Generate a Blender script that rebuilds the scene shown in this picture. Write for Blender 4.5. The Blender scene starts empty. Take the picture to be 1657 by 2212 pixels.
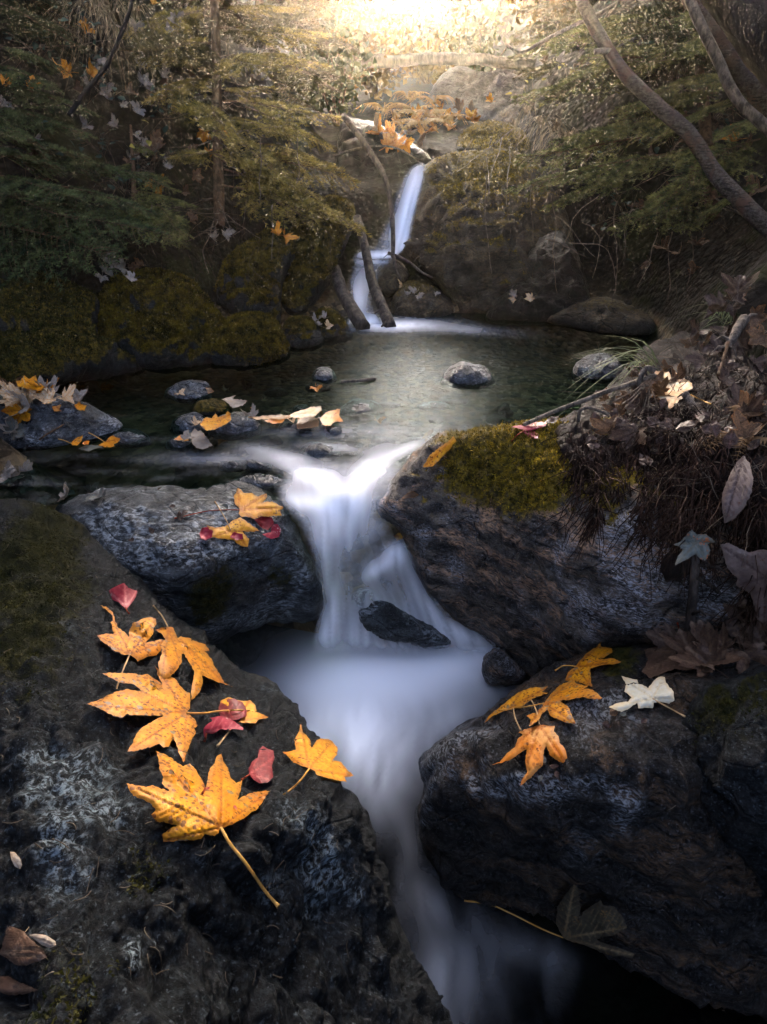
import bpy, math, random
import numpy as np
from mathutils import Vector, Matrix
from mathutils.bvhtree import BVHTree
from mathutils.geometry import delaunay_2d_cdt

random.seed(7); rng = np.random.default_rng(7)
sc = bpy.context.scene
col = sc.collection
R = math.radians

# ------------------------------------------------------------------ camera
CZ = 1.5                       # eye height above the lower plunge pool (metres)
PITCH = R(31.4); VFOV = R(80)
FW, FH = 1657.0, 2211.0        # photograph units used when measuring it
FPX = (FH / 2) / math.tan(VFOV / 2)
cam_d = bpy.data.cameras.new("camera"); cam = bpy.data.objects.new("camera", cam_d); col.objects.link(cam)
cam.location = (0, 0, CZ); cam.rotation_euler = (R(90) - PITCH, 0, 0)
cam_d.sensor_fit = 'VERTICAL'; cam_d.angle = VFOV; cam_d.clip_start = 0.02; cam_d.clip_end = 400
sc.camera = cam
# ------------------------------------------------------------------ light
SUN_EL, SUN_AZ = R(10.8), R(3.5)        # sun ahead of the camera, low over the ravine (azimuth clockwise from +Y)
w = bpy.data.worlds.new("World"); sc.world = w; w.use_nodes = True
nt = w.node_tree; bg = nt.nodes['Background']
sky = nt.nodes.new('ShaderNodeTexSky'); sky.sky_type = 'NISHITA'; sky.sun_disc = False
sky.sun_elevation = SUN_EL; sky.sun_rotation = SUN_AZ; sky.air_density = 0.15; sky.dust_density = 3.5; sky.ozone_density = 0.0
nt.links.new(sky.outputs[0], bg.inputs[0]); bg.inputs[1].default_value = 0.15
sun_d = bpy.data.lights.new("sun", 'SUN'); sun = bpy.data.objects.new("sun", sun_d); col.objects.link(sun)
sun_d.energy = 2.0; sun_d.angle = R(3); sun_d.color = (1.0, 0.74, 0.45)
sdir = Vector((math.sin(SUN_AZ) * math.cos(SUN_EL), math.cos(SUN_AZ) * math.cos(SUN_EL), math.sin(SUN_EL)))
sun.rotation_euler = sdir.to_track_quat('Z', 'Y').to_euler()
sc.view_settings.view_transform = 'Standard'; sc.view_settings.look = 'None'
sc.view_settings.exposure = 5.35; sc.view_settings.gamma = 1.0
HAZE_DENSITY = 0.0027
cy = sc.cycles
cy.max_bounces = 6; cy.diffuse_bounces = 2; cy.glossy_bounces = 2; cy.transmission_bounces = 3; cy.transparent_max_bounces = 12
cy.volume_bounces = 0; cy.sample_clamp_indirect = 4.0

# ------------------------------------------------------------------ helpers
CP, SP = math.cos(PITCH), math.sin(PITCH)
def ray(px, py):
    px = np.asarray(px, float); py = np.asarray(py, float)
    a = (px - FW / 2) / FPX; t = (py - FH / 2) / FPX
    return np.stack([a, CP - SP * t, -SP - CP * t], -1)      # depth along the view axis = 1
def at(px, py, **k):
    """world point seen at a photograph point, given its height z, forward distance y or axial depth d"""
    r = ray(px, py)
    if 'd' in k: d = k['d']
    elif 'z' in k: d = (k['z'] - CZ) / r[..., 2]
    else: d = k['y'] / r[..., 1]
    return np.array([0, 0, CZ]) + r * np.asarray(d)[..., None]
def depth(px, py, kind, v):
    r = ray(px, py)
    return v if kind == 'd' else ((v - CZ) / r[2] if kind == 'z' else v / r[1])

def _h(x, y, z):
    h = (x * 374761393 + y * 668265263 + z * 1274126177) & 0xffffffff
    h = ((h ^ (h >> 13)) * 1103515245) & 0xffffffff
    h = ((h ^ (h >> 16)) * 2654435761) & 0xffffffff
    return ((h >> 8) & 0xffff) / 32767.5 - 1
def vnoise(p):
    p = np.asarray(p, float); i = np.floor(p).astype(np.int64); f = p - i; u = f * f * (3 - 2 * f)
    o = 0
    for dx in (0, 1):
        for dy in (0, 1):
            for dz in (0, 1):
                wt = (u[:, 0] if dx else 1 - u[:, 0]) * (u[:, 1] if dy else 1 - u[:, 1]) * (u[:, 2] if dz else 1 - u[:, 2])
                o = o + wt * _h(i[:, 0] + dx, i[:, 1] + dy, i[:, 2] + dz)
    return o
def fbm(p, freq=1.0, octv=4, gain=.5, ridged=False):
    p = np.asarray(p, float) * freq; a = 1.0; s = 0; n = 0
    for k in range(octv):
        v = vnoise(p + 17.3 * k)
        if ridged: v = 1 - 2 * np.abs(v)
        s = s + a * v; n += a; a *= gain; p = p * 2.03
    return s / n
def sstep(a, b, x): t = np.clip((x - a) / (b - a), 0, 1); return t * t * (3 - 2 * t)

def mk(name, verts, faces, mats, parent=None, attrs=None, fmat=None, smooth=True, origin=None):
    verts = np.asarray(verts, float)
    if origin is None:
        origin = np.array([verts[:, 0].mean(), verts[:, 1].mean(), verts[:, 2].min()]) if parent is None else np.zeros(3)
    me = bpy.data.meshes.new(name)
    F = np.asarray(faces)
    if F.ndim == 2:
        n, k = F.shape
        me.vertices.add(len(verts)); me.vertices.foreach_set('co', (verts - origin).ravel())
        me.loops.add(n * k); me.loops.foreach_set('vertex_index', F.ravel().astype(np.int32))
        me.polygons.add(n); me.polygons.foreach_set('loop_start', np.arange(0, n * k, k, dtype=np.int32))
        me.polygons.foreach_set('loop_total', np.full(n, k, np.int32))
    else:
        me.from_pydata((verts - origin).tolist(), [], [list(f) for f in faces])
    for m in (mats if isinstance(mats, (list, tuple)) else [mats]): me.materials.append(m)
    if fmat is not None: me.polygons.foreach_set('material_index', np.asarray(fmat, np.int32))
    me.polygons.foreach_set('use_smooth', np.full(len(me.polygons), smooth))
    for k, v in (attrs or {}).items():
        a = me.attributes.new(k, 'FLOAT', 'POINT'); a.data.foreach_set('value', np.asarray(v, np.float32))
    me.update(calc_edges=True); me.validate()
    o = bpy.data.objects.new(name, me); col.objects.link(o)
    o.location = origin
    if parent is not None: o.parent = parent; o.location = np.asarray(origin) - np.array(parent.location)
    return o
def tag(o, label=None, cat=None, group=None, kind=None):
    if label: o['label'] = label
    if cat: o['category'] = cat
    if group: o['group'] = group
    if kind: o['kind'] = kind
    return o
def empty(name, loc, label, cat, group=None):
    o = bpy.data.objects.new(name, None); col.objects.link(o); o.location = loc; o.empty_display_size = .05
    return tag(o, label, cat, group)
def child(name, verts, faces, mats, root, **k):
    o = mk(name, verts, faces, mats, parent=None, origin=np.array(root.location), **k); o.parent = root; o.location = (0, 0, 0)
    return o

def crom(pts, n=6, closed=False):
    P = np.asarray(pts, float); N = len(P); out = []
    for i in range(N if closed else N - 1):
        if closed: a, b, c, d = P[i - 1], P[i], P[(i + 1) % N], P[(i + 2) % N]
        else: a, b, c, d = P[max(i - 1, 0)], P[i], P[i + 1], P[min(i + 2, N - 1)]
        for k in range(n):
            t = k / n
            out.append(.5 * (2 * b + (c - a) * t + (2 * a - 5 * b + 4 * c - d) * t * t + (3 * b - a - 3 * c + d) * t ** 3))
    if not closed: out.append(P[-1])
    return np.array(out)
def resample(P, step, closed=True):
    P = np.asarray(P, float)
    Q = np.vstack([P, P[:1]]) if closed else P
    L = np.r_[0, np.cumsum(np.linalg.norm(np.diff(Q, axis=0), axis=1))]
    n = max(3, int(L[-1] / step)); s = np.linspace(0, L[-1], n + 1)
    if closed: s = s[:-1]
    return np.stack([np.interp(s, L, Q[:, k]) for k in range(P.shape[1])], 1)
def inside(poly, pts):
    x, y = pts[:, 0], pts[:, 1]; r = np.zeros(len(pts), bool); n = len(poly); j = n - 1
    for i in range(n):
        xi, yi = poly[i]; xj, yj = poly[j]
        if yi != yj:
            c = ((yi > y) != (yj > y)) & (x < (xj - xi) * (y - yi) / (yj - yi) + xi); r ^= c
        j = i
    return r
def seg_dist(pts, A, B):
    out = np.full(len(pts), 1e9)
    for a, b in zip(A, B):
        ab = b - a; t = np.clip(((pts - a) @ ab) / max(ab @ ab, 1e-12), 0, 1)
        np.minimum(out, np.hypot(*(pts - a - t[:, None] * ab).T), out=out)
    return out
def trimesh(poly, step, jitter=.25):
    lo, hi = poly.min(0), poly.max(0)
    gx, gy = np.meshgrid(np.arange(lo[0], hi[0] + step, step), np.arange(lo[1], hi[1] + step, step * .87))
    gx = gx + (np.arange(gx.shape[0]) % 2)[:, None] * step * .5
    g = np.stack([gx.ravel(), gy.ravel()], 1); g = g + rng.uniform(-jitter, jitter, g.shape) * step
    g = g[inside(poly, g)]; e = seg_dist(g, poly, np.roll(poly, -1, 0)); g = g[e > step * .55]
    n = len(poly); V = np.vstack([poly, g])
    r = delaunay_2d_cdt([Vector(p) for p in V], [(i, (i + 1) % n) for i in range(n)], [], 1, 1e-6)
    W = np.array([tuple(p) for p in r[0]]); F = np.array([f for f in r[2] if len(f) == 3])
    a, b, c = W[F[:, 0]], W[F[:, 1]], W[F[:, 2]]
    sgn = (b[:, 0] - a[:, 0]) * (c[:, 1] - a[:, 1]) - (b[:, 1] - a[:, 1]) * (c[:, 0] - a[:, 0])
    F[sgn > 0] = F[sgn > 0][:, ::-1]         # image y runs downward: this winding faces the viewer
    return W, F, seg_dist(W, poly, np.roll(poly, -1, 0))
class TPS:
    def __init__(s, X, v, reg=1e-4):
        s.X = np.asarray(X, float) / 1000; n = len(s.X); K = s.phi(s.X, s.X) + reg * np.eye(n)
        P = np.c_[np.ones(n), s.X]; A = np.block([[K, P], [P.T, np.zeros((3, 3))]])
        s.c = np.linalg.lstsq(A, np.r_[np.asarray(v, float), 0, 0, 0], rcond=None)[0]
    def phi(s, A, B):
        r2 = ((A[:, None] - B[None]) ** 2).sum(-1); return .5 * r2 * np.log(r2 + 1e-12)
    def __call__(s, p):
        p = np.asarray(p, float) / 1000; return s.phi(p, s.X) @ s.c[:-3] + np.c_[np.ones(len(p)), p] @ s.c[-3:]
def vnormals(V, F):
    n = np.cross(V[F[:, 1]] - V[F[:, 0]], V[F[:, 2]] - V[F[:, 0]]); N = np.zeros_like(V)
    for k in range(F.shape[1]): np.add.at(N, F[:, k], n)
    return N / np.maximum(np.linalg.norm(N, axis=1), 1e-12)[:, None]

SURF = []                       # solid surfaces on which leaves, moss and twigs can rest
def hit(px, py, only=None):
    o = Vector((0, 0, CZ)); r = ray(px, py); d = Vector(r); L = d.length; d.normalize(); best = None
    for nm, b in SURF:
        if only and nm not in only: continue
        h = b.ray_cast(o, d)
        if h[0] is not None and (best is None or h[3] < best[0]): best = (h[3], h[0], h[1], nm)
    if best is None: return None
    n = best[2]
    if n.dot(d) > 0: n = -n
    return np.array(best[1]), np.array(n), best[0] / L, best[3]
def add_surf(nm, V, F): SURF.append((nm, BVHTree.FromPolygons([tuple(v) for v in V], [tuple(int(i) for i in f) for f in F])))

def tube(path, rad, seg=6):
    P = np.asarray(path, float); n = len(P); rad = np.broadcast_to(np.asarray(rad, float), (n,))
    T = np.gradient(P, axis=0); T /= np.maximum(np.linalg.norm(T, axis=1), 1e-9)[:, None]
    up = np.array([0.13, .21, 1.]); A = np.cross(T, up); A /= np.maximum(np.linalg.norm(A, axis=1), 1e-9)[:, None]; B = np.cross(T, A)
    th = np.arange(seg) * 2 * math.pi / seg
    V = (P[:, None] + rad[:, None, None] * (np.cos(th)[None, :, None] * A[:, None] + np.sin(th)[None, :, None] * B[:, None])).reshape(-1, 3)
    F = [];
    i = np.arange(n - 1)[:, None] * seg; j = np.arange(seg)[None]; j2 = (j + 1) % seg
    q = np.stack([i + j, i + j2, i + seg + j2, i + seg + j], -1).reshape(-1, 4)
    t = np.concatenate([q[:, [0, 1, 2]], q[:, [0, 2, 3]]])
    V = np.vstack([V, P[:1], P[-1:]]); a, b = n * seg, n * seg + 1; jj = np.arange(seg); jk = (jj + 1) % seg
    caps = np.concatenate([np.stack([np.full(seg, a), jk, jj], 1), np.stack([np.full(seg, b), (n - 1) * seg + jj, (n - 1) * seg + jk], 1)])
    return V, np.concatenate([t, caps])
class MB:
    """collects triangles for one mesh"""
    def __init__(s): s.V = []; s.F = []; s.M = []; s.n = 0
    def add(s, V, F, m=0): s.V.append(V); s.F.append(np.asarray(F) + s.n); s.M.append(np.full(len(F), m)); s.n += len(V)
    def get(s): return np.vstack(s.V), np.vstack(s.F), np.concatenate(s.M)

# ------------------------------------------------------------------ materials
class NT:
    def __init__(s, name):
        s.m = bpy.data.materials.new(name); s.m.use_nodes = True; s.t = s.m.node_tree; s.t.nodes.clear(); s.out = s('ShaderNodeOutputMaterial')
    def __call__(s, ty, ins=None, **p):
        n = s.t.nodes.new(ty)
        for k, v in p.items(): setattr(n, k, v)
        for k, v in (ins or {}).items():
            if hasattr(v, 'bl_idname') or hasattr(v, 'is_linked'): s.t.links.new(v if hasattr(v, 'is_linked') else v.outputs[0], n.inputs[k])
            else: n.inputs[k].default_value = v
        return n
    def noise(s, co, scale, detail=4, rough=.55, dist=0.0):
        return s('ShaderNodeTexNoise', {'Vector': co, 'Scale': scale, 'Detail': detail, 'Roughness': rough, 'Distortion': dist}).outputs[0]
    def ramp(s, f, lo, hi):
        return s('ShaderNodeMapRange', {0: f, 1: lo, 2: hi}, interpolation_type='SMOOTHSTEP').outputs[0]
    def mix(s, f, a, b):
        n = s.t.nodes.new('ShaderNodeMix'); n.data_type = 'RGBA'
        for sock, v in ((n.inputs[0], f), (n.inputs[6], a), (n.inputs[7], b)):
            if hasattr(v, 'is_linked'): s.t.links.new(v, sock)
            else: sock.default_value = v if not isinstance(v, tuple) else (*v[:3], 1)
        return n.outputs[2]
    def math(s, op, a, b=0.0):
        return s('ShaderNodeMath', {0: a, 1: b}, operation=op).outputs[0]
    def attr(s, nm): return s('ShaderNodeAttribute', attribute_name=nm).outputs['Fac']
    def pos(s): return s('ShaderNodeTexCoord').outputs['Object']
    def bump(s, h, st, d): return s('ShaderNodeBump', {'Height': h, 'Strength': st, 'Distance': d}).outputs[0]
    def done(s, sh): s.t.links.new(sh.outputs[0] if hasattr(sh, 'outputs') else sh, s.out.inputs[0]); return s.m
def bsdf(n, colr, rough, normal=None, spec=.5):
    d = {'Base Color': colr if hasattr(colr, 'is_linked') else (*colr, 1), 'Roughness': rough, 'Specular IOR Level': spec}
    if normal is not None: d['Normal'] = normal
    return n('ShaderNodeBsdfPrincipled', d)

def dim(*cs, k=.72): return [tuple(v * k for v in c) for c in cs]      # scales colours down evenly so exposure can rise for the foam
def rock_mat(name, dark, mid, fleck, patch=(.56, .70), spk=95, moss=((.012, .016, .004), (.06, .05, .008)), rough=.5, stretch=(1, 1, 2.2), warm=None, bumpk=1.0, spec=.11):
    dark, mid, fleck = dim(dark, mid, fleck); moss = dim(*moss)
    n = NT(name); p = n.pos()
    sp = n('ShaderNodeMapping', {'Vector': p, 'Scale': stretch, 'Rotation': (.4, .5, .2)}).outputs[0]
    c = n.mix(n.ramp(n.noise(sp, 9, 8, .68), .38, .66), dark, mid)
    if warm: c = n.mix(n.math('MULTIPLY', n.ramp(n.noise(sp, 5, 6, .65, .5), .48, .62), n.ramp(n.noise(sp, 60, 4, .7), .38, .6)), c, warm)
    c = n.mix(n.ramp(n.noise(sp, 46, 6, .75), .50, .36), c, tuple(v * .35 for v in dark))      # dark pits and seams
    vo = n('ShaderNodeTexVoronoi', {'Vector': n('ShaderNodeVectorMath', {0: sp, 1: n('ShaderNodeTexNoise', {'Vector': p, 'Scale': 2.2, 'Detail': 2.0}).outputs[1]}, operation='ADD').outputs[0], 'Scale': 2.6}, feature='DISTANCE_TO_EDGE').outputs[0]
    cr = n.ramp(vo, .022, .0)
    c = n.mix(n.math('MULTIPLY', cr, .8), c, tuple(v * .3 for v in dark))
    pa = n.math('MULTIPLY', n.attr('pale'), .34)
    pm = n.ramp(n.math('ADD', n.noise(p, 6, 7, .68, .5), pa), *patch)
    f1 = n.ramp(n.noise(sp, spk, 5, .72, .4), .46, .62)
    c = n.mix(n.math('MULTIPLY', n.math('MULTIPLY', f1, pm), .9), c, fleck)
    f2 = n.ramp(n.noise(p, 190, 2, .6), .60, .72)
    c = n.mix(n.math('MULTIPLY', f2, .30), c, fleck)
    f3 = n.ramp(n.noise(p, 120, 3, .8), .46, .68); c = n.mix(n.math('MULTIPLY', f3, .10), c, fleck)
    mo = n.attr('moss')
    mc = n.mix(n.ramp(n.noise(p, 60, 4, .7), .35, .7), *moss)
    c = n.mix(n.ramp(n.math('ADD', mo, n.math('MULTIPLY', n.math('SUBTRACT', n.noise(p, 30, 4, .7), .5), .9)), .35, .62), c, mc)
    h = n.math('ADD', n.noise(sp, 48, 9, .78), n.math('MULTIPLY', n.noise(p, 130, 5, .75), .5)); h = n.math('SUBTRACT', h, n.math('MULTIPLY', cr, .35))
    b = n.bump(h, .85 * bumpk, .020)
    ro = n('ShaderNodeMapRange', {0: n.noise(p, 18, 4), 1: .35, 2: .7, 3: rough - .12, 4: rough + .25}).outputs[0]
    ro = n.math('ADD', ro, n.math('MULTIPLY', mo, .5))
    return n.done(bsdf(n, c, ro, b, spec))
M = {}
M['rock_near'] = rock_mat('dark wet mossy rock', (.004, .0045, .005), (.012, .013, .014), (.20, .25, .28), patch=(.60, .78), moss=((.004, .006, .002), (.022, .021, .004)), rough=.5, spec=.05)
M['rock_grey'] = rock_mat('grey wet rock', (.012, .014, .015), (.085, .094, .097), (.36, .40, .42), patch=(.48, .64), spk=42, stretch=(1.0, 1.6, 3.0), rough=.42)
M['rock_right'] = rock_mat('brown grey boulder rock', (.012, .010, .008), (.15, .122, .092), (.46, .46, .48), patch=(.54, .72), moss=((.02, .017, .004), (.20, .135, .014)), stretch=(1, 1, 2.8), warm=(.34, .20, .11), rough=.45)
M['rock_low'] = rock_mat('dark banded rock', (.006, .006, .006), (.030, .026, .022), (.24, .26, .28), patch=(.58, .76), stretch=(1, 1, 3.2), warm=(.07, .042, .022), rough=.42, spec=.06)
M['rock_bank'] = rock_mat('mossy bank rock', (.006, .006, .005), (.025, .024, .021), (.14, .16, .16), patch=(.58, .75), moss=((.012, .012, .003), (.12, .080, .007)), rough=.6)
M['rock_fall'] = rock_mat('waterfall boulder rock', (.014, .010, .006), (.055, .040, .024), (.16, .14, .11), patch=(.54, .72), moss=((.022, .017, .004), (.12, .08, .010)), rough=.6, warm=(.07, .045, .02))
M['rock_brink'] = rock_mat('matt brown brink rock', (.006, .005, .004), (.03, .021, .013), (.07, .06, .05), rough=.95)
M['rock_dark'] = rock_mat('dark wet cliff rock', (.004, .0035, .003), (.018, .013, .009), (.05, .045, .04), rough=.45)
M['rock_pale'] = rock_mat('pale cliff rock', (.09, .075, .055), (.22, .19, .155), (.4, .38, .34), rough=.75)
M['rock_pool'] = rock_mat('pale speckled pool rock', (.016, .018, .019), (.08, .085, .09), (.45, .48, .50), patch=(.46, .66), spk=60, rough=.3)

# ------------------------------------------------------------------ ground: stream bed, ravine banks, hill behind, one sheet to the horizon
def ground_z(x, y):
    bed = np.interp(y, [-4, 1.35, 1.62, 1.82, 2.3, 3.7, 4.1, 4.55, 4.95, 6, 8, 10, 14, 40], [-.5, -.4, -.3, .30, .41, .37, .5, .7, 1.2, 1.42, 1.85, 2.3, 3.35, 8.5])
    xl = np.interp(y, [-4, 0, 2.0, 2.7, 3.2, 3.8, 4.5, 6, 10, 40], [-1.9, -1.7, -1.75, -1.7, -1.4, -1.05, -.75, -.5, -1.1, -6])
    xr = np.interp(y, [-4, 0, 1.5, 2.3, 3.0, 3.7, 4.2, 4.6, 5, 6, 10, 40], [1.4, 1.2, 1.0, .9, 1.45, 1.55, 1.6, 1.5, 1.35, 1.1, 1.7, 7])
    near = sstep(1.6, 2.6, y)
    dl = np.maximum(xl - x, 0); dr = np.maximum(x - xr, 0)
    z = bed + dl * (.55 + .75 * near) + dr * (.5 + .75 * near) + .12 * sstep(0, .25, dl) + .18 * sstep(0, .2, dr)
    z = z + (1 - sstep(1.5, 2.2, y)) * (.95 * sstep(.85, 1.15, x) + .85 * sstep(1.05, 1.35, -x))      # shelves behind the near boulders
    p = np.stack([x, y, z * 0], 1); k = np.clip((dl + dr) * 2, 0.12, 1) * np.clip(.6 + y * .08, .6, 3)
    return np.minimum(z, 9 + 0 * z) + k * (.16 * fbm(p, 1.3, 4) + .05 * fbm(p, 6, 3))
def axis(lo, hi, f0, f1, fine, coarse):
    return np.unique(np.round(np.r_[np.arange(lo, f0, coarse), np.arange(f0, f1, fine), np.arange(f1, hi + coarse, coarse)], 4))
gx = axis(-30, 30, -4, 4, .07, .8); gy = axis(-10, 60, 1, 8, .07, .6)
GX, GY = np.meshgrid(gx, gy); GV = np.stack([GX.ravel(), GY.ravel(), ground_z(GX.ravel(), GY.ravel())], 1)
nx, ny = len(gx), len(gy); ii = (np.arange(ny - 1)[:, None] * nx + np.arange(nx - 1)[None]).ravel()
GF = np.stack([ii, ii + 1, ii + nx + 1, ii + nx], 1)
n = NT('forest soil and stream bed'); p = n('ShaderNodeNewGeometry').outputs['Position']
soil = n.mix(n.ramp(n.noise(p, 9, 6, .65), .35, .7), (.004, .003, .002), (.016, .011, .006))
soil = n.mix(n.ramp(n.noise(p, 3.1, 5, .6), .5, .62), soil, n.mix(n.noise(p, 40, 3, .6), (.006, .008, .002), (.024, .024, .005)))
vor = n('ShaderNodeTexVoronoi', {'Vector': p, 'Scale': 26.0, 'Randomness': 1.0})
peb = n.mix(n.ramp(vor.outputs['Color'], .1, .9), (.03, .026, .018), (.15, .11, .06))
peb = n.mix(n.ramp(n.noise(p, 5, 3, .6), .5, .7), peb, (.12, .07, .03))
sx = n('ShaderNodeSeparateXYZ', {0: p}); zz = sx.outputs['Z']; bedm = n.math('MULTIPLY', n('ShaderNodeMapRange', {0: zz, 1: .56, 2: .62, 3: 1.0, 4: 0.0}).outputs[0], n.ramp(sx.outputs['Y'], 1.5, 1.8))
colr = n.mix(bedm, soil, peb)
M['soil'] = n.done(bsdf(n, colr, .8, n.bump(n.math('ADD', n.noise(p, 22, 8, .7), n.math('MULTIPLY', vor.outputs['Distance'], -.8)), .8, .03), .08))
g = tag(mk('ground', GV, GF, M['soil'], origin=np.zeros(3)), kind='structure')
add_surf('ground', GV, GF)

# ------------------------------------------------------------------ moss: tiny upright shoots
def leafy(name, a, b, trans=.35, rough=.6, sc_=25):
    a, b = dim(a, b)
    n = NT(name); p = n.pos()
    c = n.mix(n.ramp(n.noise(p, sc_, 4, .65), .35, .68), a, b)
    d = bsdf(n, c, rough, None, .05); t = n('ShaderNodeBsdfTranslucent', {'Color': c})
    return n.done(n('ShaderNodeMixShader', {0: trans, 1: d.outputs[0], 2: t.outputs[0]}))
M['moss_dark'] = leafy('dark moss shoots', (.008, .011, .003), (.050, .045, .008), .25)
M['moss_gold'] = leafy('golden olive moss shoots', (.018, .016, .003), (.34, .23, .02), .3, .6, 40)
M['moss_olive'] = leafy('olive moss shoots', (.010, .011, .002), (.15, .105, .010), .3, .6, 18)
def moss_tufts(P, N, size, mat, root, per=3):
    k = len(P)
    if k == 0: return
    P = np.repeat(P, per, 0); N = np.repeat(N, per, 0); k = len(P)
    d = N * .8 + rng.normal(0, .55, (k, 3)) + np.array([0, 0, .3]); d /= np.linalg.norm(d, axis=1)[:, None]
    s = np.cross(d, rng.normal(0, 1, (k, 3))); s /= np.maximum(np.linalg.norm(s, axis=1), 1e-6)[:, None]
    L = size * rng.uniform(.5, 1.4, k)[:, None]; P = P + rng.normal(0, size * .5, (k, 3)) - N * size * .1
    V = np.concatenate([P - s * L * .22, P + s * L * .22, P + d * L]); i = np.arange(k)
    o = child('moss', V, np.stack([i, i + k, i + 2 * k], 1), mat, root, smooth=False); o['kind'] = 'stuff'
    return o

# ------------------------------------------------------------------ boulders
def relief(name, label, outline, ctrl, mat, step=7, rim=(60, .10), thick=.35, amp=.03, freq=5, ridge=.4, jit=3.0, moss=None, tuft=None, cat='boulder', group=None, surf=True, kind=None, sharp=False, fine=.006, pale=(), pale0=0.0):
    """closed stone: front modelled from its seen outline with true depths, rounded over the rim, with a back half of its own"""
    o = np.asarray(outline, float)
    P = resample(o if sharp else crom(o, 6, True), step)
    q = np.c_[P * .02, np.zeros(len(P))]; P = P + jit * np.stack([fbm(q, 1, 4), fbm(q + 50, 1, 4)], 1)
    W, F, e = trimesh(P, step)
    X = np.array([(c[0], c[1]) for c in ctrl], float); D = np.array([depth(*c) for c in ctrl])
    f = TPS(X, D)
    d0 = f(W) + rim[1] * (1 - np.sqrt(np.clip(1 - (1 - np.minimum(e / rim[0], 1)) ** 2, 0, 1)))
    V = np.array([0, 0, CZ]) + ray(W[:, 0], W[:, 1]) * d0[:, None]
    N = vnormals(V, F)
    if N[:, 1].mean() > 0: F = F[:, ::-1]; N = -N
    k = np.clip(e / 25, .15, 1)
    V = V + N * ((k * amp) * ((1 - ridge) * fbm(V, freq, 4) + ridge * fbm(V + 9, freq * .8, 4, ridged=True)) + k * amp * .45 * fbm(V + 4, freq * 3.2, 3, ridged=True) + fine * 1.6 * fbm(V, 30, 3))[:, None]
    N = vnormals(V, F)
    mo = np.zeros(len(V))
    if moss:
        nz, soft, amt = moss[:3]
        mo = sstep(nz - soft, nz + soft, N[:, 2] + .45 * fbm(V, 4, 4)) * amt
        for (mx, my, mr, mv) in (moss[3] if len(moss) > 3 else []):
            g_ = np.exp(-(((W[:, 0] - mx) / mr) ** 2 + ((W[:, 1] - my) / mr) ** 2)); mo = mo + mv * g_ * (1 + .6 * fbm(V, 10, 3))
        mo = np.clip(mo, 0, 1)
    pl = np.full(len(V), float(pale0))
    for (mx, my, rx_, ry_, mv) in pale: pl = pl + mv * np.exp(-((W[:, 0] - mx) / rx_) ** 2 - ((W[:, 1] - my) / ry_) ** 2)
    pl = np.clip(pl, -1, 1)
    nf = len(V); onr = e < 1e-3
    rb = min(rim[0] * 2.0, max(e.max(), 8)); db = d0 + thick * np.sqrt(np.clip(np.minimum(e / rb, 1), 0, 1))
    VB = np.array([0, 0, CZ]) + ray(W[:, 0], W[:, 1]) * db[:, None]
    idx = np.where(onr, np.arange(nf), nf + np.arange(nf)); FB = idx[F][:, ::-1]
    V2 = np.vstack([V, VB]); F2 = np.vstack([F, FB])
    ob = mk(name, V2, F2, mat, attrs={'moss': np.r_[mo, mo * 0], 'pale': np.r_[pl, pl]})
    tag(ob, label, cat, group, kind)
    if surf: add_surf(name, V, F)
    if tuft and mo.max() > .3:
        m_, size, cnt = tuft
        tri = rng.choice(len(F), cnt); a, b = rng.random((2, cnt)); sw = a + b > 1; a[sw], b[sw] = 1 - a[sw], 1 - b[sw]
        fa, fb, fc = F[tri].T; lerp = lambda Q: (Q[fa].T * (1 - a - b) + Q[fb].T * a + Q[fc].T * b).T
        mv = lerp(mo); keep = rng.random(cnt) < np.clip(mv * 1.5 - .45, 0, 1)
        moss_tufts(lerp(V)[keep], lerp(N)[keep], size, M[m_], ob)
    return ob

near = relief('boulder', 'huge dark mossy boulder filling the near left corner',
    [(-200, 1100), (-60, 1078), (60, 1080), (150, 1112), (215, 1170), (285, 1235), (380, 1325), (465, 1388), (520, 1440), (600, 1480), (655, 1545), (690, 1600), (745, 1690), (800, 1775), (832, 1880), (852, 1960), (885, 2040), (925, 2095), (960, 2160), (1000, 2260), (1000, 2330), (-220, 2330)],
    [(-60, 1080, 'z', .68), (100, 1110, 'z', .66), (285, 1240, 'd', 1.52), (265, 1300, 'd', 1.36), (465, 1400, 'd', 1.42), (360, 1480, 'd', 1.08), (300, 1600, 'z', .76), (400, 1720, 'z', .80), (680, 1600, 'd', 1.14), (560, 1640, 'd', .99), (690, 1650, 'd', 1.0), (825, 1880, 'd', .98), (600, 1900, 'd', .78), (980, 2200, 'd', .9), (300, 2000, 'z', .84), (0, 1700, 'z', .80), (0, 2200, 'z', .90), (0, 1400, 'z', .73), (600, 2200, 'd', .68), (-200, 1150, 'z', .60), (-200, 1600, 'z', .70), (-200, 2200, 'z', .78)],
    M['rock_near'], step=6, rim=(70, .12), thick=.5, amp=.042, freq=6, fine=.009, ridge=.55, moss=(.55, .3, .75, [(90, 1180, 130, .9), (60, 1400, 150, .5), (330, 1850, 120, .35), (150, 2100, 200, .4)]), tuft=('moss_dark', 0.0055, 70000), pale=[(130, 1800, 70, 110, .9), (120, 1640, 90, 70, .7), (60, 1700, 60, 60, .4), (380, 1640, 40, 50, .4), (240, 1690, 60, 60, .4), (310, 2040, 40, 50, .8), (100, 2000, 40, 60, .5), (640, 1740, 60, 60, .6), (720, 1880, 60, 120, .6), (600, 1900, 60, 60, .4), (470, 1830, 60, 60, .3), (600, 1500, 60, 30, .4)])
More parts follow.
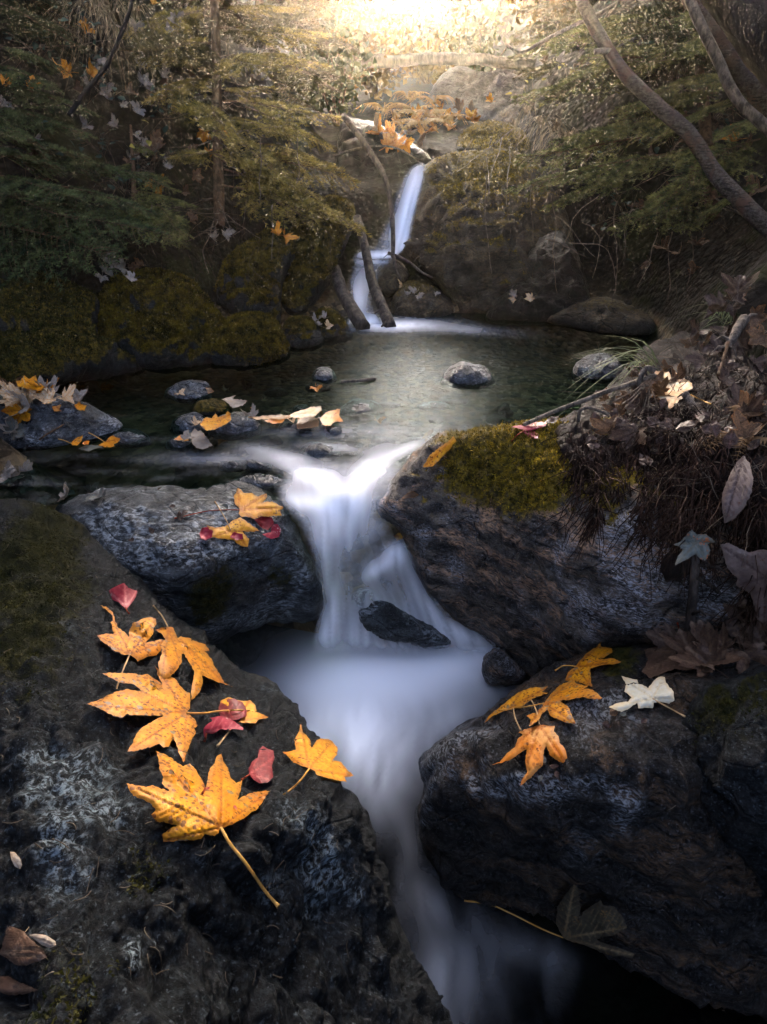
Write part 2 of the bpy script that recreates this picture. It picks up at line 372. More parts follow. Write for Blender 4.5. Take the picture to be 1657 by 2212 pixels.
mid = relief('boulder', 'flat topped grey boulder left of the cascade, with two yellow and some red leaves',
    [(120, 1110), (200, 1062), (330, 1050), (430, 1052), (500, 1040), (560, 1048), (605, 1080), (630, 1120), (660, 1180), (688, 1240), (697, 1300), (688, 1335), (640, 1345), (580, 1345), (545, 1362), (500, 1372), (465, 1392), (400, 1400), (300, 1300), (200, 1240)],
    [(200, 1065, 'z', .58), (430, 1055, 'z', .57), (560, 1050, 'z', .57), (300, 1180, 'z', .55), (520, 1150, 'z', .535), (400, 1250, 'z', .50), (540, 1225, 'd', 1.76), (690, 1260, 'd', 1.86), (600, 1335, 'd', 1.98), (480, 1380, 'd', 1.86), (640, 1170, 'd', 1.84), (350, 1330, 'd', 1.75)],
    M['rock_grey'], step=6, rim=(40, .07), thick=.3, amp=.022, freq=6, moss=(1.15, .25, .4, [(470, 1250, 70, .5), (600, 1240, 50, .5), (440, 1320, 60, .5)]), tuft=('moss_dark', 0.0060, 9000), pale=[(350, 1180, 160, 60, .6), (600, 1280, 70, 40, .4), (480, 1170, 60, 40, .5), (300, 1080, 120, 30, .2), (560, 1320, 60, 20, .4), (480, 1240, 60, 50, -.6)])
right = relief('boulder', 'big brown and grey boulder with a golden moss cap, right of the cascade',
    [(900, 975), (935, 945), (985, 932), (1050, 925), (1120, 912), (1200, 905), (1290, 900), (1400, 880), (1840, 860), (1840, 1430), (1500, 1410), (1400, 1400), (1300, 1410), (1210, 1445), (1160, 1468), (1110, 1430), (1060, 1378), (1000, 1352), (960, 1312), (920, 1270), (890, 1205), (870, 1155), (820, 1112), (815, 1082), (840, 1050), (870, 1005)],
    [(910, 980, 'z', .66), (840, 1060, 'z', .58), (1000, 935, 'z', .76), (1200, 915, 'z', .82), (1450, 890, 'z', .84), (1000, 1010, 'd', 1.80), (880, 1140, 'd', 1.86), (1100, 1060, 'd', 1.64), (1300, 1050, 'd', 1.5), (1550, 1000, 'd', 1.42), (950, 1290, 'd', 1.97), (1050, 1365, 'd', 1.98), (1150, 1450, 'd', 1.90), (1050, 1200, 'd', 1.76), (1250, 1250, 'd', 1.52), (1250, 1400, 'd', 1.62), (1500, 1250, 'd', 1.38), (1500, 1395, 'd', 1.5), (1700, 1300, 'd', 1.32), (1830, 1000, 'd', 1.36), (1830, 1350, 'd', 1.34)],
    M['rock_right'], step=7, rim=(45, .10), thick=.5, amp=.045, freq=5, moss=(.95, .3, .6, [(1080, 975, 100, .7), (1010, 1030, 70, .45), (1130, 1040, 90, .5), (1240, 930, 60, .7), (1190, 1000, 100, .5), (1330, 1060, 60, .5)]), tuft=('moss_gold', 0.0080, 48000), pale=[(1385, 1210, 50, 60, 1.0), (1370, 1200, 60, 70, 1.0), (1340, 1150, 60, 40, .7), (1230, 1180, 30, 40, .7), (1250, 1300, 50, 40, .5), (1510, 1260, 40, 60, .7), (1580, 1300, 50, 50, .8), (1400, 1330, 80, 30, .4), (1000, 1230, 40, 60, .3), (860, 1110, 30, 30, .4)])
low = relief('boulder', 'dark banded boulder in the lower right carrying the chain of orange leaves',
    [(912, 1640), (960, 1590), (1035, 1550), (1085, 1510), (1150, 1470), (1215, 1430), (1300, 1402), (1400, 1395), (1840, 1420), (1840, 2170), (1500, 2150), (1400, 2100), (1300, 2050), (1210, 1985), (1110, 1955), (1000, 1930), (950, 1885), (915, 1830), (905, 1760), (918, 1700)],
    [(930, 1640, 'd', 1.38), (1000, 1580, 'd', 1.40), (1150, 1480, 'd', 1.52), (1260, 1415, 'd', 1.52), (1400, 1410, 'd', 1.42), (1160, 1600, 'd', 1.24), (1300, 1550, 'd', 1.23), (1120, 1740, 'd', 1.20), (1300, 1700, 'd', 1.12), (950, 1850, 'd', 1.42), (1110, 1940, 'd', 1.42), (1300, 2030, 'd', 1.34), (1300, 1850, 'd', 1.22), (1600, 1500, 'd', 1.2), (1650, 1900, 'd', 1.15), (1600, 2130, 'd', 1.22), (1830, 1600, 'd', 1.2), (1830, 2100, 'd', 1.25)],
    M['rock_low'], step=7, rim=(45, .10), thick=.5, amp=.05, freq=5, ridge=.6, moss=(1.3, .2, .5, [(1330, 1420, 60, .7), (1200, 1700, 70, .2)]), tuft=('moss_dark', 0.0060, 8000), pale=[(930, 1700, 40, 50, 1), (960, 1640, 60, 40, .9), (1090, 1700, 90, 26, 1), (1250, 1690, 80, 30, .8), (1350, 1730, 40, 40, 1), (1280, 1560, 130, 60, .6), (1040, 1590, 90, 35, .7), (920, 1790, 20, 40, .9), (1240, 1830, 60, 60, .3), (1060, 1830, 60, 40, .25)])
edge = relief('boulder', 'blue black boulder at the right edge leaning on the boulder with the white leaf',
    [(1462, 1580), (1495, 1510), (1550, 1470), (1830, 1450), (1830, 2030), (1640, 1920), (1560, 1820), (1490, 1710), (1455, 1640)],
    [(1500, 1530, 'd', 1.16), (1650, 1470, 'd', 1.14), (1600, 1650, 'd', 1.02), (1480, 1660, 'd', 1.16), (1650, 1880, 'd', 1.08), (1720, 1700, 'd', .98), (1820, 1700, 'd', 1.0)],
    M['rock_near'], step=8, rim=(50, .08), thick=.4, amp=.04, freq=6, moss=(1.0, .3, .6, [(1560, 1560, 70, .6)]), tuft=('moss_dark', 0.0060, 8000))
relief('boulder', 'wet rock veiled by white water in the middle of the cascade',
    [(752, 1300), (778, 1268), (815, 1275), (850, 1300), (885, 1322), (935, 1350), (980, 1378), (975, 1400), (920, 1402), (880, 1392), (835, 1388), (795, 1372), (765, 1340)],
    [(770, 1285, 'd', 1.995), (850, 1310, 'd', 1.983), (860, 1380, 'd', 2.006), (970, 1390, 'd', 2.033), (780, 1350, 'd', 2.01), (920, 1365, 'd', 1.995)],
    M['rock_grey'], step=5, rim=(28, .10), thick=.12, amp=.03, freq=9, pale0=.1, pale=[(790, 1300, 25, 20, .9)])
relief('boulder', 'round dark stone standing in the white plunge pool',
    [(1042, 1450), (1046, 1420), (1065, 1402), (1090, 1403), (1112, 1425), (1135, 1450), (1130, 1475), (1090, 1480), (1055, 1478)],
    [(1085, 1410, 'd', 1.90), (1085, 1440, 'd', 1.865), (1085, 1475, 'd', 1.89), (1045, 1450, 'd', 1.9), (1130, 1460, 'd', 1.9)], M['rock_right'], step=4, rim=(28, .05), thick=.10, amp=.02, freq=12, pale0=.5)

# left bank, mossy
B = M['rock_bank']; MO = (.34, .34, 1.0)
relief('boulder', 'large moss covered boulder with a grey bare patch at the left edge of the pool', [(205, 660), (255, 600), (330, 585), (400, 600), (440, 635), (475, 680), (492, 730), (465, 785), (380, 805), (300, 795), (235, 775), (200, 720)],
    [(380, 800, 'd', 2.93), (340, 590, 'd', 3.16), (220, 700, 'd', 3.02), (480, 720, 'd', 3.12), (370, 700, 'd', 2.92)], B, step=6, rim=(45, .14), thick=.4, ridge=.75, amp=.08, freq=5, moss=MO, tuft=('moss_olive', 0.0096, 25500))
relief('boulder', 'moss capped rock with a grey streaked left face at the pool edge', [(450, 760), (470, 705), (520, 680), (578, 684), (608, 720), (624, 768), (585, 785), (510, 796), (455, 788)],
    [(540, 790, 'd', 3.0), (530, 685, 'd', 3.14), (610, 760, 'd', 3.12), (460, 770, 'd', 3.02), (540, 730, 'd', 3.0)], B, step=5, rim=(35, .12), thick=.35, ridge=.75, amp=.07, freq=6, moss=(.35, .35, 1, [(560, 735, 50, .8)]), tuft=('moss_olive', 0.0090, 16500))
relief('boulder', 'small moss capped stone beside the pool, with a grey base', [(610, 725), (622, 692), (655, 685), (685, 703), (697, 740), (672, 758), (625, 757)],
    [(650, 755, 'd', 3.22), (650, 690, 'd', 3.32), (612, 730, 'd', 3.3), (695, 735, 'd', 3.3), (650, 720, 'd', 3.24)], B, step=4, rim=(28, .1), thick=.25, amp=.03, freq=8, moss=(.55, .3, 1), tuft=('moss_olive', 0.0084, 7500))
relief('boulder', 'small round mossy stone at the foot of the leaning logs', [(668, 700), (690, 670), (722, 671), (746, 695), (760, 728), (735, 742), (690, 745), (668, 730)],
    [(710, 740, 'd', 3.42), (705, 675, 'd', 3.55), (710, 710, 'd', 3.45), (755, 730, 'd', 3.5), (670, 710, 'd', 3.5)], B, step=4, rim=(28, .1), thick=.25, amp=.03, freq=8, moss=(.4, .35, 1), tuft=('moss_olive', 0.0078, 6000))
relief('boulder', 'tall leaning mossy slab left of the waterfall', [(608, 600), (625, 510), (665, 450), (715, 425), (757, 440), (762, 480), (742, 540), (717, 592), (690, 640), (645, 682), (612, 660)],
    [(700, 440, 'd', 4.05), (755, 470, 'd', 3.98), (690, 550, 'd', 3.72), (640, 670, 'd', 3.62), (620, 580, 'd', 3.75), (720, 560, 'd', 3.85)], B, step=5, rim=(35, .14), thick=.4, ridge=.75, amp=.08, freq=5, moss=(.1, .5, 1, [(700, 480, 60, .7)]), tuft=('moss_olive', 0.0102, 21000))
relief('boulder', 'stepped golden mossy rock between the bank and the leaning slab', [(470, 640), (490, 570), (530, 530), (590, 500), (635, 520), (638, 560), (612, 600), (606, 650), (600, 705), (550, 695), (500, 675)],
    [(590, 510, 'd', 3.75), (560, 560, 'd', 3.55), (600, 690, 'd', 3.38), (490, 620, 'd', 3.45), (550, 640, 'd', 3.36), (635, 550, 'd', 3.68)], B, step=5, rim=(35, .14), thick=.35, ridge=.75, amp=.10, freq=5, moss=MO, tuft=('moss_olive', 0.0102, 22500))
relief('boulder', 'very dark mossy rock at the left edge above the leaf pile', [(-60, 640), (60, 600), (150, 610), (215, 660), (210, 730), (290, 770), (312, 800), (240, 815), (150, 822), (60, 850), (-60, 880)],
    [(0, 640, 'd', 2.9), (150, 640, 'd', 3.0), (100, 750, 'd', 2.68), (250, 800, 'd', 2.85), (0, 850, 'd', 2.5), (200, 740, 'd', 2.85)], B, step=7, rim=(45, .14), thick=.4, ridge=.75, amp=.10, freq=4, moss=MO, tuft=('moss_dark', 0.0090, 18000))
relief('boulder', 'flat dark rock at the left side of the pool under the heap of leaves', [(-60, 880), (30, 852), (110, 850), (190, 872), (245, 900), (268, 922), (240, 945), (160, 962), (60, 975), (-60, 990)],
    [(50, 870, 'z', .68), (200, 895, 'z', .62), (0, 970, 'z', .54), (240, 940, 'z', .545), (100, 920, 'z', .63)], M['rock_pool'], step=6, rim=(25, .05), thick=.25, amp=.025, freq=7, moss=(.9, .3, .6), tuft=('moss_dark', 0.0080, 3000))
# around the waterfall
Wf = M['rock_fall']
relief('boulder', 'giant rounded mossy boulder immediately right of the waterfall', [(905, 385), (925, 352), (980, 332), (1060, 322), (1130, 335), (1175, 370), (1215, 430), (1240, 520), (1250, 620), (1245, 700), (1020, 698), (985, 655), (940, 610), (895, 572), (858, 545), (866, 510), (885, 490), (896, 440)],
    [(1000, 690, 'd', 3.95), (1150, 690, 'd', 3.85), (900, 560, 'd', 4.12), (1000, 450, 'd', 4.05), (1010, 340, 'd', 4.5), (1150, 370, 'd', 4.45), (1230, 600, 'd', 3.95), (905, 390, 'd', 4.4), (1080, 550, 'd', 3.85)], Wf, step=6, rim=(50, .2), thick=.8, amp=.09, freq=4, ridge=.6, moss=(.85, .3, .7, [(1060, 335, 70, .8), (1000, 400, 60, .15), (950, 520, 60, .25)]), tuft=('moss_gold', 0.0096, 21000))
relief('boulder', 'pale broken rock wedged under the bent branch at the base of the fall', [(812, 590), (832, 560), (862, 563), (882, 590), (872, 622), (846, 640), (820, 628)], [(845, 570, 'd', 4.12), (845, 630, 'd', 4.0), (815, 600, 'd', 4.1), (880, 600, 'd', 4.1)], Wf, step=4, rim=(25, .12), thick=.25, amp=.04, freq=8)
relief('boulder', 'wide low rock strewn with leaves in front of the giant boulder', [(845, 672), (856, 628), (885, 606), (930, 616), (965, 640), (984, 672), (965, 695), (880, 698), (848, 692)], [(900, 615, 'd', 4.0), (915, 650, 'd', 3.84), (970, 690, 'd', 3.86), (860, 690, 'd', 3.84), (850, 660, 'd', 3.9)], Wf, step=4, rim=(25, .12), thick=.35, amp=.04, freq=7, moss=(.8, .3, .6), tuft=('moss_olive', 0.0078, 2250))
relief('boulder', 'grey sloping slab at the back right of the pool', [(1050, 692), (1085, 625), (1120, 565), (1160, 515), (1205, 500), (1245, 545), (1270, 620), (1275, 698), (1150, 700)], [(1180, 470, 'd', 4.0), (1100, 640, 'd', 3.78), (1200, 680, 'd', 3.68), (1230, 560, 'd', 3.8), (1150, 570, 'd', 3.85)], M['rock_dark'], step=6, rim=(40, .15), thick=.4, amp=.06, freq=5, ridge=.7)
relief('boulder', 'low brown rock at the far right edge of the pool', [(1180, 692), (1215, 662), (1280, 642), (1340, 650), (1410, 690), (1400, 725), (1310, 722), (1220, 705)], [(1280, 650, 'd', 3.62), (1280, 715, 'd', 3.45), (1190, 690, 'd', 3.6), (1400, 710, 'd', 3.42)], Wf, step=5, rim=(30, .12), thick=.3, amp=.04, freq=6, moss=(.8, .3, .5))
tag(relief('cliff', None, [(738, 270), (790, 262), (850, 285), (905, 322), (935, 350), (915, 400), (900, 470), (900, 580), (740, 585), (725, 450)], [(780, 270, 'd', 4.85), (900, 330, 'd', 4.75), (800, 420, 'd', 4.62), (880, 540, 'd', 4.55), (750, 560, 'd', 4.4)], M['rock_dark'], step=6, rim=(30, .15), thick=.6, amp=.10, freq=4, ridge=.7), 'dark wet rock face behind the waterfall', 'rock face')
relief('boulder', 'mossy rock perched above the giant boulder', [(985, 325), (1005, 280), (1055, 262), (1110, 272), (1150, 300), (1140, 340), (1040, 340)], [(1060, 275, 'd', 5.0), (1060, 335, 'd', 4.75), (990, 310, 'd', 4.9), (1140, 320, 'd', 4.9)], Wf, step=5, rim=(30, .18), thick=.4, amp=.06, freq=5, moss=(.5, .4, 1), tuft=('moss_gold', 0.0102, 4500))
relief('boulder', 'layered brown rock at the brink of the waterfall', [(845, 330), (862, 296), (910, 300), (960, 312), (1000, 330), (1000, 352), (940, 360), (890, 350)], [(880, 300, 'd', 5.1), (900, 345, 'd', 4.85), (990, 340, 'd', 4.85), (850, 325, 'd', 5.0)], M['rock_brink'], step=5, rim=(20, .1), thick=.4, amp=.05, freq=6, ridge=.8)
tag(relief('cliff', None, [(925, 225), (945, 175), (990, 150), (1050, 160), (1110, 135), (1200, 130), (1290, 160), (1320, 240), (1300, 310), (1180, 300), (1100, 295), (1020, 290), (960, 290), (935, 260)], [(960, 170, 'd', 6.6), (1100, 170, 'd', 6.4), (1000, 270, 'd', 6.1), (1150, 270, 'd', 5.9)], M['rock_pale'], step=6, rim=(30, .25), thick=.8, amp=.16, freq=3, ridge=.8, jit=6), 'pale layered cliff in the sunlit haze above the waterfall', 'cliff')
# right bank: peat ledge on top of the moss capped boulder
n = NT('dark fibrous peat'); p = n.pos()
sp = n('ShaderNodeMapping', {'Vector': p, 'Scale': (1, 1, .22)}).outputs[0]
c = n.mix(n.ramp(n.noise(sp, 34, 6, .7, .5), .35, .68), (.004, .003, .002), (.022, .013, .010))
M['peat'] = n.done(bsdf(n, c, .7, n.bump(n.noise(sp, 60, 6, .75), 1.0, .02), .08))
peat = relief('peat_bank', None, [(1205, 935), (1250, 880), (1320, 830), (1370, 770), (1450, 735), (1540, 705), (1620, 690), (1830, 680), (1830, 1480), (1690, 1390), (1640, 1200), (1560, 1180), (1500, 1230), (1440, 1250), (1400, 1140), (1350, 1090), (1290, 1060), (1240, 1010)],
    [(1230, 930, 'z', .83), (1330, 840, 'z', .80), (1450, 745, 'z', .86), (1650, 690, 'z', .95), (1450, 860, 'z', .87), (1600, 850, 'z', .92), (1300, 970, 'd', 1.60), (1500, 950, 'd', 1.44), (1300, 1050, 'd', 1.50), (1450, 1150, 'd', 1.38), (1600, 1150, 'd', 1.30), (1700, 1350, 'd', 1.25), (1700, 1000, 'd', 1.28), (1820, 1000, 'd', 1.30), (1820, 720, 'z', .93)], M['peat'], step=7, rim=(30, .05), thick=.3, amp=.05, freq=7, jit=10, moss=(1.2, .3, .3), fine=.012)
tag(peat, 'dark fibrous peat ledge covering the right side of the moss capped boulder', 'earth bank')

# stones in the pool
def stone(cx, cy, wx, hy, label, mat='rock_pool', moss=None, tuft=None, z=.55, pale0=.15):
    th = np.linspace(0, 2 * math.pi, 14, endpoint=False); q = np.c_[np.cos(th) * 1.3 + cx, np.sin(th) * 1.3 + cy, th * 0]
    r = 1 + .22 * fbm(q, 1.0, 3); ys = np.where(np.sin(th) > 0, .35, 1.0)
    ol = np.c_[cx + wx / 2 * np.cos(th) * r, cy + hy * ys * np.sin(th) * r]
    db = depth(cx, cy + .3 * hy, 'z', z - .01)
    relief('pool_stone', label, ol, [(cx, cy + .3 * hy, 'd', db), (cx, cy - .8 * hy, 'd', db + .06 + wx * .0004), (cx - wx * .4, cy, 'd', db + .04), (cx + wx * .4, cy, 'd', db + .04), (cx, cy - .2 * hy, 'd', db - .01)],
           M[mat], step=4, rim=(max(10, min(hy * .7, wx * .3)), .06), thick=.14, amp=.042, freq=9, ridge=.8, jit=3, moss=moss, tuft=tuft, cat='stone', group='stones breaking the surface of the pool', fine=.004, pale0=pale0)
for a in [(410, 858, 105, 38, 'pale domed stone standing alone near the left side of the pool'),
          (455, 893, 92, 34, 'dark mossy stone behind the orange leaf in the pool', 'rock_bank', (.2, .3, .8)),
          (508, 932, 120, 42, 'dark wet stone in the pool carrying the upright orange leaf'),
          (412, 930, 80, 36, 'grey stone on the left of the upright orange leaf'),
          (388, 965, 58, 26, 'small speckled stone left of the pale folded leaf'),
          (700, 820, 52, 24, 'small pale stone near the middle of the pool'),
          (1010, 825, 118, 40, 'long slanting pale rock across the right half of the pool'),
          (1292, 812, 100, 48, 'blocky grey stone at the right bank of the pool'),
          (722, 940, 44, 22, 'small dark stone below the row of washed up leaves'),
          (640, 925, 70, 20, 'low stone under the row of washed up leaves'),
          (780, 890, 92, 26, 'flat stone at the right end of the row of leaves'),
          (650, 888, 34, 14, 'tiny stone behind the row of leaves'),
          (940, 880, 76, 14, 'thin pale slab barely above the water'),
          (500, 1012, 50, 22, 'small dark stone left of the cascade lip'),
          (556, 1012, 66, 24, 'round wet stone at the left of the cascade lip'),
          (560, 1052, 150, 30, 'wide wet stone between the grey boulder and the cascade'),
          (690, 985, 90, 30, 'dark stone with white water pouring round it at the cascade lip'),
          (275, 955, 95, 28, 'small pebbly stone at the tip of the flat dark rock')]:
    stone(*a)
for i in range(16):
    stone(rng.uniform(560, 1120), rng.uniform(840, 960), rng.uniform(24, 60), rng.uniform(9, 18), 'little brown stone just under the pool surface', 'rock_fall', z=.543)

# ------------------------------------------------------------------ water
def water_mat(name, tint, rough, foamcol=(.88, .89, .91)):
    n = NT(name); p = n('ShaderNodeNewGeometry').outputs['Position']
    sp = n('ShaderNodeMapping', {'Vector': p, 'Scale': (1, 2.2, 1)}).outputs[0]
    b = n.bump(n.noise(sp, 14, 3, .5), .25, .02)
    fr = n('ShaderNodeFresnel', {'IOR': 1.07, 'Normal': b})
    base = n('ShaderNodeMixShader', {0: n.math('MULTIPLY', fr.outputs[0], .24), 1: n('ShaderNodeBsdfTransparent', {'Color': (*tint, 1)}).outputs[0], 2: n('ShaderNodeBsdfGlossy', {'Color': (.8, .9, .95, 1), 'Roughness': rough, 'Normal': b}).outputs[0]})
    fo = n('ShaderNodeMixShader', {0: .12, 1: n('ShaderNodeBsdfDiffuse', {'Color': (*foamcol, 1)}).outputs[0], 2: n('ShaderNodeBsdfTranslucent', {'Color': (*foamcol, 1)}).outputs[0]})
    return n.done(n('ShaderNodeMixShader', {0: n.attr('foam'), 1: base.outputs[0], 2: fo.outputs[0]}))
M['pool'] = water_mat('clear brown green pool water', (.26, .38, .34), .22)
M['plunge'] = water_mat('deep plunge pool water with foam', (.10, .16, .24), .22)
M['white'] = water_mat('falling white water', (1, 1, 1), .3)
def foam(W, blobs, base=0.0):
    f = np.full(len(W), 1.0 - base); g = np.ones(len(W))
    for (x, y, rx, ry, a, v) in blobs:
        c, s = math.cos(R(a)), math.sin(R(a)); dx, dy = W[:, 0] - x, W[:, 1] - y
        e = np.exp(-(((c * dx + s * dy) / rx) ** 2 + ((-s * dx + c * dy) / ry) ** 2))
        if v > 0: f = f * (1 - min(v, .97) * e)
        else: g = g * (1 + v * e)
    return (1 - f) * g
def grid_poly(poly, step):
    P = resample(np.asarray(poly, float), step); W, F, e = trimesh(P, step); return W, F, e
def up(V, F):
    return F if vnormals(V, F)[:, 2].mean() > 0 else F[:, ::-1]
# upper pool
W, F, e = grid_poly([(-80, 850), (150, 815), (350, 790), (600, 730), (720, 690), (800, 676), (1000, 676), (1250, 680), (1420, 690), (1420, 800), (1330, 900), (1150, 950), (900, 1010), (860, 1050), (835, 1068), (800, 1072), (640, 1075), (500, 1085), (200, 1085), (-80, 1100)], 8)
V = at(W[:, 0], W[:, 1], z=.55)
sl = sstep(1000, 1095, W[:, 1]) * sstep(560, 680, W[:, 0]); V[:, 2] -= .015 * sl
st = fbm(np.c_[W[:, 0] / 60, W[:, 1] / 14, 0 * e], 1, 4)
f = foam(W, [(870, 702, 80, 11, 0, .6), (830, 702, 50, 9, 0, .6), (960, 708, 110, 8, 4, .22), (640, 1005, 70, 16, 20, .30), (690, 1035, 80, 16, 25, .35), (795, 1015, 60, 24, -42, .45), (860, 978, 60, 10, -25, .40), (620, 985, 80, 10, 10, .25), (720, 965, 70, 8, 5, .2), (500, 990, 140, 12, 0, .16), (760, 930, 160, 14, 0, .12)])
f = np.clip(f * (1 + .45 * st) + .05 * np.clip(fbm(np.c_[W[:, 0] / 90, W[:, 1] / 12, 5 + 0 * e], 1, 3), 0, 1) * sstep(880, 960, W[:, 1]), 0, .95)
tag(mk('upper_pool_water', V, up(V, F), M['pool'], attrs={'foam': f}), kind='structure')
# cascade between the pools
W, F, e = grid_poly([(590, 1050), (630, 1000), (740, 985), (850, 990), (880, 1010), (862, 1075), (830, 1110), (880, 1160), (905, 1215), (935, 1275), (975, 1320), (1020, 1345), (1075, 1380), (1110, 1420), (1100, 1460), (980, 1450), (860, 1440), (760, 1440), (690, 1440), (670, 1380), (690, 1300), (670, 1200), (640, 1130), (600, 1090)], 6)
fd = TPS(*zip(*[((x, y), depth(x, y, k, v)) for x, y, k, v in [(620, 1005, 'z', .556), (740, 990, 'z', .556), (860, 1000, 'z', .556), (610, 1065, 'z', .556), (740, 1065, 'z', .554), (845, 1065, 'z', .556), (650, 1120, 'z', .52), (740, 1110, 'z', .51), (830, 1115, 'z', .52), (690, 1200, 'z', .43), (780, 1200, 'z', .40), (860, 1160, 'z', .45), (850, 1195, 'z', .42), (720, 1290, 'y', 1.54), (695, 1350, 'y', 1.50), (720, 1425, 'y', 1.475), (770, 1250, 'z', .33), (905, 1230, 'z', .28), (960, 1310, 'z', .16), (1020, 1375, 'z', .06), (1080, 1430, 'z', .01), (860, 1300, 'z', .20), (850, 1370, 'y', 1.53), (860, 1430, 'y', 1.475), (960, 1440, 'y', 1.46)]]))
V = np.array([0, 0, CZ]) + ray(W[:, 0], W[:, 1]) * fd(W)[:, None]
st = fbm(np.c_[W[:, 0] / 11, W[:, 1] / 130, 0 * e], 1, 3)
f = foam(W, [(690, 1032, 85, 22, 32, .36), (640, 1015, 70, 16, 15, .25), (800, 1020, 66, 26, -42, .50), (745, 1085, 80, 30, 0, .35), (660, 1085, 60, 16, 5, .3), (735, 1130, 60, 60, 0, .28), (700, 1230, 34, 80, 0, .30), (715, 1340, 36, 90, 0, .50), (695, 1400, 26, 60, 0, .45), (870, 1195, 40, 22, -30, .75), (815, 1228, 50, 14, -35, .6), (900, 1245, 26, 60, -28, .5), (950, 1300, 36, 50, -35, .45), (1010, 1365, 60, 36, 35, .9), (1045, 1405, 70, 40, 20, .95), (775, 1370, 26, 40, 0, .4), (870, 1405, 110, 18, 10, .55), (840, 1335, 90, 50, 30, .34),
             (790, 1192, 70, 20, -35, -.6), (852, 1150, 40, 18, -35, -.9), (770, 1260, 26, 40, -15, -.5), (655, 1180, 20, 60, 10, -.3)], .20)
th = np.arctan2(W[:, 0] - 742, 1420 - W[:, 1]); rr = np.hypot(W[:, 0] - 742, W[:, 1] - 1420)
st0 = fbm(np.c_[th * 14, rr / 170, 0 * e], 1, 3); st = fbm(np.c_[(W[:, 0] - np.clip(W[:, 1] - 1230, 0, 200) * .35 * (W[:, 0] > 800)) / 9, W[:, 1] / 150, 0 * e], 1, 3); up_ = 1 - sstep(1080, 1190, W[:, 1])
f = np.clip(f * (1 + 0.8 * st0 * up_ + .55 * st * (1 - up_)), 0, .97) * sstep(0, 34, e) * (1 - .98 * sstep(1360, 1432, W[:, 1]))
tag(mk('cascade_water', V, up(V, F), M['white'], attrs={'foam': f}), kind='structure')
# lower pool and its outflow
W, F, e = grid_poly([(420, 1320), (700, 1370), (900, 1395), (1100, 1400), (1180, 1440), (1300, 1500), (1300, 1800), (1720, 2000), (1720, 2360), (700, 2360), (600, 1900), (420, 1500)], 9)
zz_ = -.05 * sstep(1600, 1950, W[:, 1]) - .05 * sstep(1900, 2250, W[:, 1])
r_ = ray(W[:, 0], W[:, 1]); V = np.array([0, 0, CZ]) + r_ * ((zz_ - CZ) / r_[:, 2])[:, None]
V[:, 2] += .012 * np.exp(-((W[:, 0] - 860) / 200) ** 2 - ((W[:, 1] - 1440) / 50) ** 2)
f = foam(W, [(800, 1470, 200, 75, 0, 1.0), (960, 1440, 130, 50, -12, 1.0), (1050, 1410, 50, 40, 20, .9), (740, 1560, 130, 90, 25, .85), (815, 1590, 90, 90, 0, .6), (820, 1690, 60, 90, 0, .22), (980, 1550, 80, 36, -30, .28), (880, 1850, 26, 120, 0, .05), (925, 1950, 40, 60, -20, .12), (975, 2080, 90, 70, 15, .15), (970, 2180, 70, 80, 0, .12), (1130, 2050, 90, 36, 15, .06), (520, 1420, 110, 50, 0, -.75), (600, 1500, 60, 30, 40, -.3)])
bend = W[:, 0] + 60 * fbm(np.c_[W / 160, 0 * e], 1, 2); st = fbm(np.c_[bend / 34, W[:, 1] / 150, 0 * e], 1, 3)
f = np.clip(f * (1 + .8 * st * sstep(1480, 1620, W[:, 1])) + .05 * np.clip(st, 0, 1) * sstep(1500, 1700, W[:, 1]) * (1 - sstep(1120, 1300, W[:, 0])), 0, 1)
tag(mk('lower_pool_water', V, up(V, F), M['plunge'], attrs={'foam': f}), kind='structure')
# waterfall
W, F, e = grid_poly([(868, 382), (885, 360), (905, 350), (925, 352), (920, 385), (908, 425), (896, 475), (888, 515), (874, 540), (855, 560), (800, 566), (755, 562), (775, 535), (815, 515), (838, 470), (850, 420)], 4)
fd = TPS(*zip(*[((x, y), depth(x, y, k, v)) for x, y, k, v in [(915, 352, 'd', 4.42), (880, 380, 'd', 4.36), (900, 430, 'd', 4.27), (850, 450, 'd', 4.28), (870, 520, 'd', 4.2), (800, 560, 'd', 4.1), (760, 560, 'd', 4.12), (850, 555, 'd', 4.1)]]))
V = np.array([0, 0, CZ]) + ray(W[:, 0], W[:, 1]) * fd(W)[:, None]
st = fbm(np.c_[(W[:, 0] + (W[:, 1] - 350) * .25) / 7, W[:, 1] / 160, 0 * e], 1, 3)
f = np.clip(foam(W, [(900, 395, 13, 60, 12, .70), (876, 460, 14, 90, 10, .70), (866, 525, 16, 50, 8, .55), (820, 551, 56, 9, 0, .85), (845, 500, 20, 60, 10, .22)]) * (1 + .5 * st), 0, .92) * sstep(0, 10, e)
tag(mk('waterfall_water', V, F if vnormals(V, F)[:, 1].mean() < 0 else F[:, ::-1], M['white'], attrs={'foam': f}), kind='structure')
W, F, e = grid_poly([(765, 556), (850, 556), (840, 585), (815, 610), (802, 640), (825, 690), (850, 708), (740, 708), (762, 660), (750, 610)], 4)
fd = TPS(*zip(*[((x, y), depth(x, y, k, v)) for x, y, k, v in [(800, 558, 'd', 4.1), (780, 600, 'd', 4.0), (830, 590, 'd', 4.05), (780, 650, 'd', 3.85), (760, 705, 'd', 3.66), (840, 705, 'd', 3.66)]]))
V = np.array([0, 0, CZ]) + ray(W[:, 0], W[:, 1]) * fd(W)[:, None]
st = fbm(np.c_[W[:, 0] / 8, W[:, 1] / 80, 0 * e], 1, 3)
